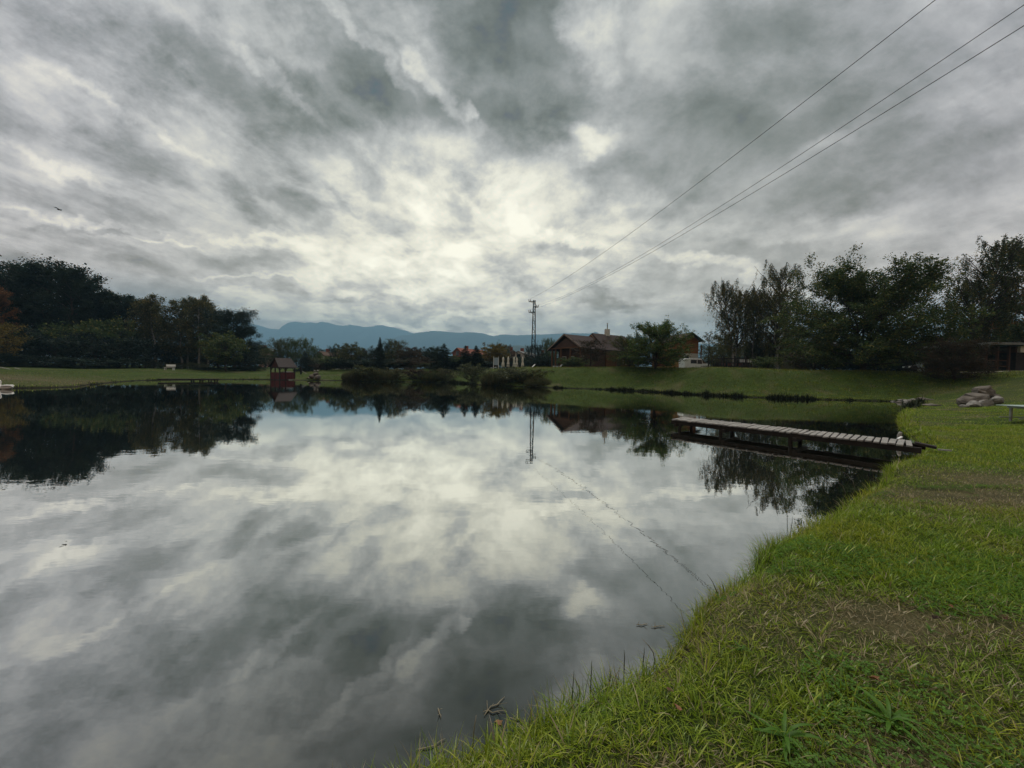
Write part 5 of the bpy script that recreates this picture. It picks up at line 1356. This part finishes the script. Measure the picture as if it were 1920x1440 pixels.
# ------------------------------------------------------------------ swan
def swan():
    q = Wz(11, 730, 0); rz = R(178)
    root = empty('swan', (q.x, q.y, 0), rz, 'white swan swimming off the left bank', 'swan'); root.scale = (.85, .85, .85)
    pts = [(-.62, 0, .20), (-.5, 0, .19), (-.3, 0, .17), (0, 0, .15), (.28, 0, .15), (.42, 0, .20), (.47, 0, .33), (.42, 0, .47), (.40, 0, .58), (.46, 0, .67), (.56, 0, .67)]
    rad = [.02, .09, .18, .23, .17, .09, .055, .045, .042, .055, .03]
    b = MB().tube(pts, rad, 12); b.V = [(x, y * (1.0), max(z, -.05)) for x, y, z in b.V]
    b.build('body', M_feather, root, smooth=True, subsurf=1)
    for s in (-1, 1): MB().tube([(-.6, s * .05, .27), (-.35, s * .14, .30), (0, s * .18, .25), (.18, s * .16, .2)], [.02, .08, .11, .04], 8).build('wing', M_feather, root, smooth=True, subsurf=1)
    MB().tube([(.57, 0, .665), (.62, 0, .65), (.68, 0, .63)], [.026, .02, .008], 8).build('beak', mat('orange_beak', (.5, .16, .03), .5), root, smooth=True)
    MB().lathe([(.03, 0), (.035, .03), (.01, .05)], 8, (.56, 0, .67)).build('knob', M_black, root)
swan()
# bird in the sky
p = W(111, 393.5, 45); o = empty('bird', p, .4, 'dark bird flying high over the left wood', 'bird')
MB().tube([(-.22, 0, 0), (-.1, 0, 0), (.08, 0, .02), (.2, 0, .03), (.26, 0, .02)], [.01, .05, .055, .03, .008], 8).build('body', M_black, o, smooth=True)
for s in (-1, 1):
    MB().prism([(.12, s * .03, .02), (-.06, s * .03, .02), (-.12, s * .4, .10), (-.16, s * .62, .06), (-.02, s * .45, .12)], (0, 0, .012)).build('wing', M_black, o)

# ------------------------------------------------------------------ small things in the foreground
M_leafb = mat('fallen_leaf', (.10, .05, .028), .7, .3, 20)
M_leafo = mat('fallen_leaf_orange', (.20, .095, .045), .7, .3, 20)
M_leafd = mat('fallen_leaf_dark', (.045, .025, .018), .7, .3, 20)
def fleaf(px, py, z, s, m, seed, label, water=False):
    q = Wz(px, py, 0) if water else hit(px, py); s = s * .62; r_ = random.Random(seed); bm = MB(); n = 11; pts = []
    for i in range(n):
        a = 6.283 * i / n; rr = s * (.75 + .35 * (i % 2)) * r_.uniform(.8, 1.1) * (1.0 if abs(math.cos(a)) < .5 else 1.25)
        pts.append((math.cos(a) * rr * .6, math.sin(a) * rr * .42, .12 * s * math.sin(a * 2 + seed) + (.0 if water else abs(math.sin(a)) * s * .35)))
    vs = [(0, 0, 0)] + pts; bm.add(vs, [(0, 1 + i, 1 + (i + 1) % n) for i in range(n)])
    o = bm.build('fallen_leaf', m); md = o.modifiers.new('t', 'SOLIDIFY'); md.thickness = .0012
    o.location = (q.x, q.y, (.006 if water else q.z + .035)); o.rotation_euler = (r_.uniform(-.3, .3) * (0 if water else 1), r_.uniform(-.3, .3) * (0 if water else 1), r_.random() * 6)
    tag(o, label, 'leaf', 'fallen leaves on the near lawn' if not water else None)
for i, a in enumerate([(1755, 1172, .2, .055, M_leafd, 'dark curled fallen leaf on the lawn at right'), (1884, 1173, .2, .045, M_leafb, 'reddish brown fallen leaf near the right edge'), (1782, 1150, .2, .035, M_leafo, 'small orange fallen leaf above the dark curled one'),
     (1640, 1291, .2, .05, M_leafo, 'orange-brown fallen leaf beside the broad-leaved plant'), (1270, 1345, .15, .05, M_leafo, 'brownish fallen leaf near the lower water edge'), (1255, 1310, .15, .04, M_leafb, 'brown fallen leaf by the water edge, partly under grass'),
     (1805, 1315, .2, .03, M_leafb, 'small brown fallen leaf low on the right'), (1522, 1082, .2, .05, M_leafb, 'reddish fallen leaf in grass near the bank top'), (1425, 1127, .15, .04, M_leafb, 'small red-brown fallen leaf in the grass by the shore')]):
    fleaf(*a[:5], i + 3, a[5])
fleaf(934, 1356, 0, .05, M_leafo, 31, 'pinkish dead leaf floating by the near bank', water=True)
M_weed = leaf_mat('broad_weed', (.050, .125, .010), (.085, .180, .015), trans=.3, clump=14)
def rosette(px, py, s, n, seed, label):
    q = hit(px, py); s = s * .5; n = int(n * 1.8); g_ = np.random.default_rng(seed)
    root = empty('broadleaf_weed', (q.x, q.y, q.z), 0, label, 'weed')
    for i in range(n):
        a = 6.283 * i / n + g_.uniform(-.7, .7); L = s * g_.uniform(.4, 1.3); w = L * g_.uniform(.09, .15); el = g_.uniform(.1, 1.25)
        b = MB(); rows = 7
        for j in range(rows + 1):
            t = j / rows; ww = w * math.sin(math.pi * min(1, t * .93 + .05)) ** .7 * (1 - .1 * t) * .5
            r_ = L * t * math.cos(el * (1 - .5 * t)); z = L * (t * math.sin(el) - .65 * t * t * math.sin(el)) + .012
            c = Vector((math.cos(a) * r_, math.sin(a) * r_, z)); sd = Vector((-math.sin(a), math.cos(a), 0))
            wv = .10 * ww * math.sin(t * 14 + i)
            b.V += [tuple(c - sd * ww + Vector((0, 0, ww * .35 + wv))), tuple(c), tuple(c + sd * ww + Vector((0, 0, ww * .35 - wv)))]
        for j in range(rows):
            k = j * 3; b.F += [(k, k + 1, k + 4, k + 3), (k + 1, k + 2, k + 5, k + 4)]
        b.build('leaf', M_weed, root, smooth=True)
rosette(1470, 1392, .24, 9, 1, 'big broad-leaved weed rosette at the bottom of the lawn')
rosette(1668, 1362, .26, 11, 2, 'largest broad-leaved weed spreading at lower right')
rosette(1545, 1330, .12, 7, 3, 'small weed rosette between the two big ones')
rosette(1390, 1225, .12, 6, 4, 'small weed rosette in mid lawn near the dry patch')
rosette(1350, 1130, .13, 6, 5, 'light green weed tuft near the bank edge')
rosette(1745, 1190, .10, 6, 6, 'small weed rosette by the dark curled leaf')
M_reed = mat('dark_reed_stem', (.040, .048, .020), .8, .3, 8)
M_dryreed = mat('dry_reed_stem', (.22, .19, .13), .8, .3, 8)
def stem(px, py, h, lean, m, label, th=.0028):
    q = Wz(px, py, .0); r_ = random.Random(int(px)); pts = [(0, 0, -.08), (lean * h * .25, 0, h * .4), (lean * h * .6, 0, h * .75), (lean * h, .01, h)]
    b = MB().tube(pts, [th, th, th * .8, th * .3], 5); o = b.build('lone_reed', m, smooth=True); o.location = (q.x, q.y, 0); tag(o, label, 'reed', 'single reed stems along the near bank')
for a in [(1072, 1325, .17, .05, M_reed, 'dark upright reed stem at the near bank, leftmost tall one'), (1107, 1300, .16, .03, M_reed, 'dark upright reed stem standing in the bay of the near bank'), (1090, 1303, .10, -.5, M_dryreed, 'pale bent reed beside the dark upright ones'),
          (1142, 1290, .09, .1, M_reed, 'short dark reed right of the two tall ones'), (1170, 1265, .13, .0, M_reed, 'thin dark reed below the bank bend'), (1205, 1250, .10, .1, M_reed, 'thin short dark reed at the bank bend'),
          (1349, 1130, .20, -.45, M_reed, 'leaning dark reed off the upper bank'), (1360, 1128, .14, -.2, M_reed, 'dark reed next to the leaning one'), (1420, 1075, .16, .1, M_reed, 'dark reed at the grassy corner'), (1437, 1070, .15, .25, M_reed, 'second dark reed at the grassy corner'),
          (1476, 1008, .30, -.05, M_reed, 'tallest dark reed standing off the bank'), (1481, 1010, .22, .12, M_reed, 'shorter reed touching the tallest one'), (1232, 1240, .12, -.7, M_dryreed, 'pale dry grass stalk bent over the water'),
          (1012, 1345, .12, -.3, M_dryreed, 'pale stalk at the lower bank'), (886, 1400, .13, .1, M_dryreed, 'pale stalk near the bottom left of the bank'), (1590, 925, .25, -1.2, M_dryreed, 'dry reed leaning far over the water below the jetty'), (1606, 915, .25, -.9, M_dryreed, 'dry reed leaning beside the lowest jetty planks')]: stem(*a)
def twig(px0, py0, px1, py1, label, m=None):
    a, b = Wz(px0, py0, .006), Wz(px1, py1, .006); d = b - a; r_ = random.Random(int(px0 + py0)); n = Vector((-d.y, d.x, 0))
    pts = [a + d * t + n * r_.uniform(-.08, .08) for t in (0, .2, .4, .6, .8, 1)]
    mb = MB().tube(pts, [.0012, .003, .003, .0025, .002, .001], 5)
    for k in (1, 3): mb.tube([pts[k], pts[k] + d * .22 + n * .25 * (1 if k == 1 else -1) + Vector((0, 0, .01))], [.002, .0008], 4)
    tag(mb.build('floating_twig', m or M_dryreed, smooth=True), label, 'twig', 'twigs floating by the near bank')
for a in [(780, 1408, 836, 1388, 'pale twig floating at the bottom of the near bank'), (905, 1340, 945, 1305, 'forked twig floating above the dead leaf'), (906, 1333, 950, 1335, 'flat twig left of the dead leaf'), (955, 1345, 986, 1352, 'twig half under the bank grass'),
          (1193, 1172, 1215, 1170, 'pale straw floating off the bank bend'), (1222, 1176, 1246, 1172, 'second pale straw floating off the bank bend'), (820, 1328, 828, 1345, 'thin straw floating alone in dark water')]: twig(*a)
# ------------------------------------------------------------------ the air
hz = MB().box((0, 2950, 413), (14000, 7200, 832))
m = bpy.data.materials.new('haze'); m.use_nodes = True; T = NT(m.node_tree); m.node_tree.nodes.clear()
pv = T.node('ShaderNodeVolumePrincipled'); pv.inputs['Density'].default_value = HAZE
pv.inputs['Color'].default_value = (.36, .70, 1.0, 1); pv.inputs['Anisotropy'].default_value = .25
o = T.node('ShaderNodeOutputMaterial'); T.l.new(pv.outputs[0], o.inputs['Volume'])
tag(hz.build('haze', m), 'bluish haze in the air over the valley', kind='stuff')
